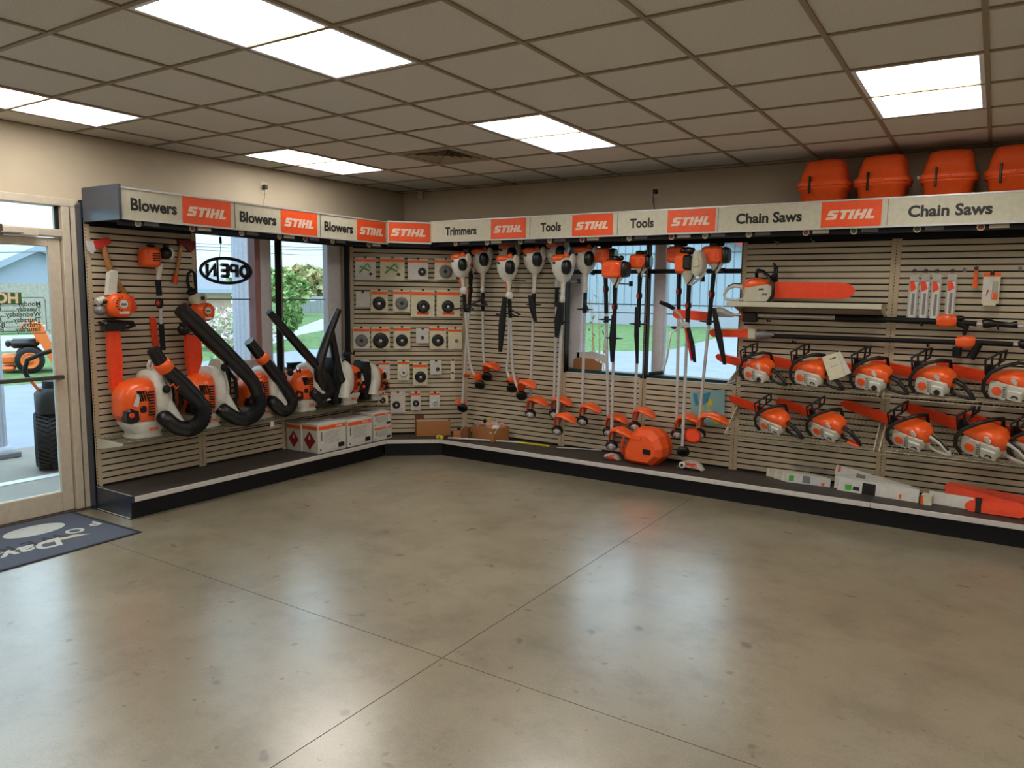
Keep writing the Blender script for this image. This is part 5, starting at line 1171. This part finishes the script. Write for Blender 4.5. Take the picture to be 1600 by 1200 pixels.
mb.T = None; o = mb.build('loose_packs', t); o['kind'] = 'stuff'
M().prism([(0, 0), (.035, .03), (.01, .06), (-.03, .03)], (.15, .05, .17), X_, Z_, (0, .006, .0), BLACK).prism([(0, 0), (.06, .02), (.03, .05)], (.19, .06, .19), X_, Z_, (0, .006, 0), YEL).build('dark_pack', t)
# measuring pole
a = PZ(700, 682, DZ+.03); b = PZ(868, 695, DZ+.01); c = PZ(690, 681, DZ+.03)
rp0 = PZ(686, 683, DZ+.025); t = thing('measuring_pole', 'white and yellow measuring pole with yellow reel head lying along the deck edge', 'pole', rp0, 0); lq = lambda v: v-rp0
p1, p2, p3 = PZ(700, 684, DZ+.02), PZ(808, 691, DZ+.012), PZ(858, 697, DZ+.012)
M().tube([lq(p1), lq(p2)], .009, PAPER, 8).build('white_pole', t); M().tube([lq(p2), lq(p3)], .011, YEL, 8).build('yellow_section', t); 
M().box(-.03, .055, -.02, .02, -.02, .02, YEL, .008).cyl((.02, -.021, .0), (.02, -.026, .0), .014, PRINT, 12).build('reel_head', t)
p1, p2 = PZ(870, 699, DZ+.009), PZ(950, 704, DZ+.009); o = M().tube([(0, 0, 0), p2-p1], .007, PAPER, 8).build('white_rod'); o.location = p1; tag(o, 'thin white rod on the deck left of the big orange case', 'rod')
# clear bags on the deck
def bag(label, px, py, w, dp, h, seed, disc=False, off=0):
    P = dk(px, py); t = thing('plastic_bag', label, 'bag', P, R_(-6)); rnd = random.Random(seed); rings = []
    for i, (x, k) in enumerate(((-.5, .1), (-.35, .7), (-.1, 1), (.15, .95), (.35, .7), (.5, .15))):
        rings.append([Vector((x*w, dp/2+math.cos(2*math.pi*j/14)*dp/2*(k*.5+.5)*rnd.uniform(.85, 1.1), h*k/2*(1+math.sin(2*math.pi*j/14)*rnd.uniform(.7, 1.)))) for j in range(14)])
    M().loft(rings, POLYB, smooth=False).build('film', t)
    mb = M()
    for k in range(5): mb.tube([(rnd.uniform(-.3, .0)*w, -.0, h*rnd.uniform(.2, .8)), (rnd.uniform(.1, .4)*w, .005, h*rnd.uniform(.2, .9))], .004, REDOR, 5)
    if disc: mb.lathe((-.2*w, -.012, h*.5), (0, -1, .2), [(.001, .004), (.03, .004), (.033, 0), (.02, -.004)], PAPER, 18).lathe((-.2*w, -.018, h*.5), (0, -1, .2), [(.001, .002), (.014, .002), (.014, 0)], BLACK, 14)
    mb.build('contents', t)
bag('crumpled clear bag with red strips left of the big orange case', 951, 719, .17, .12, .07, 4)
bag('clear bag with white disc and red parts under the brush cutter', 1074, 735, .24, .14, .09, 5, True)
# orange case on the deck
P = dk(1003, 722); P.y = -.50; P.x = PR(1003, 700, .45).x; t = thing('saw_case', 'big faceted orange carry case standing on the base deck', 'case', P, R_(-8)); cw = PR(1037, 700, .45).x-PR(970, 700, .45).x
f = [(-.5, .12), (-.44, .02), (-.25, .0), (.25, .0), (.47, .22), (.5, .42), (.40, .66), (.22, .80), (-.16, .80), (-.36, .62), (-.5, .30)]
def fr(y, k): return [Vector((a*cw*k, y, .13*(1-k)+b*cw*k)) for a, b in f]
M().loft([fr(.0, .72), fr(.05, .97), fr(.13, 1.0), fr(.15, 1.03), fr(.17, 1.0), fr(.25, .95), fr(.29, .7)], CASEOR, smooth=False).build('shell', t)
M().box(.08*cw, .27*cw, -.010, .004, .27*cw, .38*cw, BLACK, .003).build('black_label', t)
M().box(-.22*cw, .02*cw, -.008, .004, .56*cw, .63*cw, CASEOR, .003).tube([(-.48*cw, .03, .08), (-.44*cw, -.02, .16), (-.42*cw, .0, .25)], .012, REDOR, 8).build('handle', t)
# cases on the canopy
CL_ = ['leftmost orange saw case on top of the signs', 'orange saw case second from the left on top of the signs', 'third orange saw case from the left, with a pale tag on its rim', 'orange saw case at the right photo edge on top of the signs']
for i, (px, ww) in enumerate(((1288, 82), (1379, 88), (1481, 92), (1582, 94))):
    P = PR(px, 300, .36); zc = 2.416; t = thing('saw_case', CL_[i], 'case', (P.x, P.y, zc), R_((-4, -6, -2, -5)[i]), 'orange saw cases on the canopy')
    s = (PR(px+ww/2, 290, .36).x-PR(px-ww/2, 290, .36).x)/2
    def rg(z, a, b, e=.45, x=0): return sring((x, 0, z), X_, Y_, a*s, b*s, e, 24)
    M().loft([rg(0, .72, .55), rg(.02, .76, .6), rg(.19, .86, .68), rg(.2, .96, .76), rg(.212, .97, .77), rg(.215, .9, .7)], CASEOR).build('base_shell', t)
    M().loft([rg(.215, .95, .75), rg(.225, 1.0, .8), rg(.25, .99, .79), rg(.265, .88, .7), rg(.33, .82, .64, .45, .01*s), rg(.40, .74, .56, .45, .03*s), rg(.42, .66, .5, .5, .03*s), rg(.428, .5, .38, .6, .03*s)], CASEOR).build('lid', t)
    M().box(-.42*s, -.33*s, -.82*s, -.70*s, .16, .30, BLACK, .006).build('latch', t)
    M().box(-.08*s, .16*s, -.84*s, -.74*s, .23, .25, CASEOR, .004).build('rim_clip', t)
    if i == 2: M().box(-1.04*s, -.96*s, -.1, -.09, .23, .25, PAPER).build('tag', t)
# poster behind the trimmers
P = PR(1104, 636, .16); w2 = (PR(1132, 636, .16).x-PR(1078, 636, .16).x)/2; h2 = (PR(1104, 604, .16).z-PR(1104, 664, .16).z)/2
t = thing('sheer_poster', 'sheer blue poster with yellow shapes hung below the window edge', 'poster', P, 0)
M().prism([(-w2, h2*.7), (w2, h2), (w2*1.05, -h2*.5), (w2*.7, -h2), (-w2*.85, -h2*.8)], (0, 0, 0), X_, Z_, (0, .003, 0), SHEERB).build('sheet', t)
mb = M(); PB = mat('poster_blue', (50, 130, 160), .6)
mb.prism([(-w2*.85, h2*.65), (-w2*.6, h2*.67), (-w2*.45, h2*.1), (-w2*.65, h2*.0)], (0, -.001, 0), X_, Z_, (0, .001, 0), PB)
mb.prism([(-w2*.4, h2*.62), (w2*.2, h2*.8), (w2*.1, h2*.3), (-w2*.2, h2*.1)], (0, -.001, 0), X_, Z_, (0, .001, 0), PB)
mb.prism([(-w2*.45, h2*.4), (-w2*.2, h2*.05), (-w2*.1, -h2*.6), (-w2*.25, -h2*.75)], (0, -.0014, 0), X_, Z_, (0, .001, 0), YEL)
mb.prism([(w2*.15, h2*.5), (w2*.4, h2*.2), (w2*.1, h2*.0), (w2*.8, -h2*.8), (w2*.55, -h2*.9), (-w2*.05, -h2*.1)], (0, -.0014, 0), X_, Z_, (0, .001, 0), YEL)
mb.box(-w2*.2, w2*.8, -.0022, -.001, -h2*.1, h2*.02, SHEERB); mb.build('print', t)
# bar, chain and scabbard packs on the right of the deck
def slab(name, label, cat, px, py, L, h, th, yaw, lean, body, grp, extra=None, pitch=0, z=DZ):
    P = Vector((PR(px, 760, py).x, -py, z)); t = thing(name, label, cat, P, R_(yaw), grp); Tm = Matrix.Rotation(R_(pitch), 4, 'Y') @ Matrix.Rotation(R_(lean), 4, 'X')
    m = M(); m.T = Tm; m.box(0, L, 0, th, 0, h, body, .002); m.build('sleeve', t)
    if extra:
        for nm, x0, x1, z0, z1, mm in extra:
            m = M(); m.T = Tm; m.box(x0, x1, -.0015, 0.0, z0, z1, mm); m.build(nm, t)
    return t
for i in range(6):
    slab('chain_box', ['frontmost chain box with green label left on the deck', 'second chain box in the grey stack', 'third chain box in the grey stack', 'fourth chain box in the grey stack', 'fifth chain box in the grey stack', 'rearmost chain box in the grey stack touching the slatwall'][i], 'box',
         1226-6*i, .33-.024*i, .36, .075, .016, 4, -14, PAPER2 if i % 2 else DIRTW, 'grey chain boxes stacked on edge', [('green_label', .03, .07, .015, .06, GREEN), ('print', .14, .2, .01, .07, PRINT), ('orange_mark', .29, .315, .005, .03, ORANGE)] if i == 0 else [('orange_mark', .03, .06, .045, .07, ORANGE)])
P = Vector((PR(1245, 742, .28).x, -.27, DZ+.078)); t = thing('peg_hooks', 'bundle of loose wire peg hooks lying on the chain boxes', 'hooks', P, 0)
for k in range(8):
    M().tube([(-.045+.012*k, -.02+.01*k, .03), (-.045+.012*k, -.02+.01*k, .055), (.10+.012*k, .0+.01*k, .052), (.16+.012*k, .0+.01*k, .03)], .0022, GREYM, 5).build('hook', t)
slab('bar_sleeve', 'long white bar sleeve leaning upward at the back of the deck', 'pack', 1302, .20, .62, .085, .012, -6, -10, PAPER, 'white bar sleeves on the deck', [('orange_mark', .02, .04, .03, .075, ORANGE), ('window', .17, .24, .02, .06, GREYM)], pitch=8.5, z=DZ+.095)
slab('bar_sleeve', 'wide white sleeve with green label and black band', 'pack', 1308, .36, .60, .105, .025, -5, -8, PAPER, 'white bar sleeves on the deck', [('green_label', .06, .11, .015, .06, GREEN), ('black_band', .19, .29, -.001, .0915, BLACK), ('orange_mark', .46, .48, .01, .045, ORANGE), ('print', .12, .17, .02, .05, SIGNT)])
slab('bar_sleeve', 'white sleeve behind the one with green label', 'pack', 1303, .30, .56, .11, .02, -4, -8, PAPER, 'white bar sleeves on the deck', [('orange_mark', .3, .45, .075, .082, ORANGE)])
slab('bar_sleeve', 'white sleeve with orange mark beside the orange scabbards', 'pack', 1452, .36, .30, .095, .012, -8, -10, PAPER, 'white bar sleeves on the deck', [('orange_mark', .245, .265, .012, .045, ORANGE)])
slab('file_carton', 'small cream carton with orange edge between the white sleeves', 'box', 1440, .44, .075, .075, .09, -6, 0, PAPER2, None, [('orange_edge', .0, .018, .002, .073, ORANGE)])
for i, (px, py, L, yw, pt, lb) in enumerate(((1510, .44, .38, -7, -2, 'front orange scabbard with black strap lying on the deck'), (1474, .30, .54, -10, 8, 'long orange scabbard slanting down to the right on the deck'), (1474, .22, .60, -3, 5, 'rear orange scabbard lying against the slatwall'))):
    P = Vector((PR(px, 780, py).x, -py, DZ+(.0, .07, .075)[i])); t = thing('scabbard', lb, 'scabbard', P, R_(yw), 'orange scabbards on the deck'); m = M(); m.T = Matrix.Rotation(R_(pt), 4, 'Y') @ Matrix.Rotation(R_(-12), 4, 'X')
    m.prism([(0, .02), (.02, 0), (L*.9, 0), (L, .02), (L, .075), (L*.9, .095), (.03, .085), (0, .06)], (0, 0, 0), X_, Z_, (0, .025, 0), REDOR); m.build('shell', t)
    m2 = M(); m2.T = m.T; m2.prism([(L*.1, .025), (L*.85, .02), (L*.9, .05), (L*.85, .075), (L*.1, .06)], (0, -.004, 0), X_, Z_, (0, .005, 0), REDOR); m2.build('rib', t)
    if i == 0: m3 = M(); m3.T = m.T; m3.box(.06, .10, -.006, .03, -.002, .11, BLACK, .003); m3.build('strap', t)
P = dk(1588, 806); t = thing('wood_cased_pack', 'small pale pack at the far right end of the deck', 'pack', P, R_(-5)); M().box(0, .14, 0, .09, 0, .03, PAPER2, .004).build('body', t); M().box(0, .14, -.001, 0, .004, .012, CARD).build('edge', t)
P = dk(1600, 790); t = thing('cardboard_box', 'tall narrow cardboard box at the right photo edge', 'box', P, 0); M().box(.0, .16, 0, .12, 0, .19, CARD, .003).build('body', t); M().box(.0, .16, -.001, 0, .09, .11, CARDD).build('tape', t)
# things seen on the window sills
P = Vector((2.30, .03, .985)); t = thing('cardboard_box', 'brown cardboard box on the back window sill', 'box', P, 0)
M().prism([(0, 0), (.32, 0), (.32, .07), (.22, .115), (.06, .12), (0, .10)], (0, 0, 0), X_, Z_, (0, .02, 0), CARD).build('body', t)
M().prism([(.02, .115), (.24, .112), (.36, .07), (.36, .15), (.2, .19), (.02, .17)], (0, .03, -.0), X_, Z_, (0, .02, 0), PAPER).build('foam_sheet', t)
for i, (px, w_, h_, m_, lb) in enumerate(((352, .16, .12, DIRTW, 'translucent bin on the left window sill behind the long blower tube'), (388, .14, .14, PAPER, 'white bin on the left window sill behind the third blower'), (462, .16, .08, BLACK, 'small dark tray on the left window sill'))):
    P = PL(px, 585, -.02); t = thing('storage_bin', lb, 'bin', (-.04, P.y, .946), ROTL, None)
    M().loft([sring((0, 0, z), X_, Y_, a*w_, .035, .4, 16) for z, a in ((0, .45), (h_*.9, .5), (h_*.92, .54), (h_, .54))], m_).build('body', t)

# ================================================================== ENTRANCE MAT
MATB = mat('mat_blue_grey', (92, 98, 112), .95, var=.12, scale=150, bump=.4, spec=.1); MATE = mat('mat_edge', (36, 40, 52), .8); MATW = mat('mat_pale', (196, 200, 196), .95, spec=.1)
t = thing('entrance_mat', 'blue grey entrance mat with pale round logo in front of the glass door', 'mat', (.40, -4.5, 0), 0)
ux = Vector((-.50, .56+.0, 0)); c1, c2, c3 = PZ(106, 798, 0)-Vector(t.location), PZ(222, 832, 0)-Vector(t.location), PZ(0, 894, 0)-Vector(t.location)
e = (c3-c2).normalized(); c3 = c2+e*1.75; c4 = c1+e*1.75
M().prism([(p.x, p.y) for p in (c1, c2, c3, c4)], (0, 0, .0005), X_, Y_, (0, 0, .006), MATE).build('rubber_edge', t)
ctr = (c1+c2+c3+c4)/4
M().prism([((ctr+(p-ctr)*.965).x, (ctr+(p-ctr)*.965).y) for p in (c1, c2, c3, c4)], (0, 0, .0066), X_, Y_, (0, 0, .002), MATB).build('pile', t)
V = (c1-c2).normalized()    # towards the door
mz = .0088
def mp(x, y): v = PZ(x, y, mz)-Vector(t.location); return v
cc = (mp(0, 836)+mp(106, 822))/2; ra = (mp(106, 822)-mp(2, 838)).length/2
M().prism([(cc.x+ra*math.cos(a)*e.x+ra*.62*math.sin(a)*V.x, cc.y+ra*math.cos(a)*e.y+ra*.62*math.sin(a)*V.y) for a in [2*math.pi*i/40 for i in range(40)]], (0, 0, mz), X_, Y_, (0, 0, .0006), MATW).build('round_emblem', t)
w1 = mp(146, 818)
for i, (ch, f, g_) in enumerate((('P', .0, .0), ('O', .17, .055), ('W', .34, .085), ('E', .49, .09), ('R', .63, .075))):
    p = w1+e*f-V*g_; text(ch, t, MATW if i < 2 else MATE, .16, (p.x, p.y, mz+.0008), e.xyz, Z_, bold=.004)
p = mp(70, 851); text("Dave's", t, MATW, .24, (p.x+e.x*.18, p.y+e.y*.18, mz+.001), e.xyz, Z_, bold=.006, shear=.35)
M().prism([((p+e*a+V*b).x, (p+e*a+V*b).y) for a, b in ((-.30, -.02), (-.22, .05), (.1, .08), (.3, .06), (.1, .04))], (0, 0, mz), X_, Y_, (0, 0, .0006), mat('mat_cream', (200, 196, 160), .95)).build('swoosh', t)
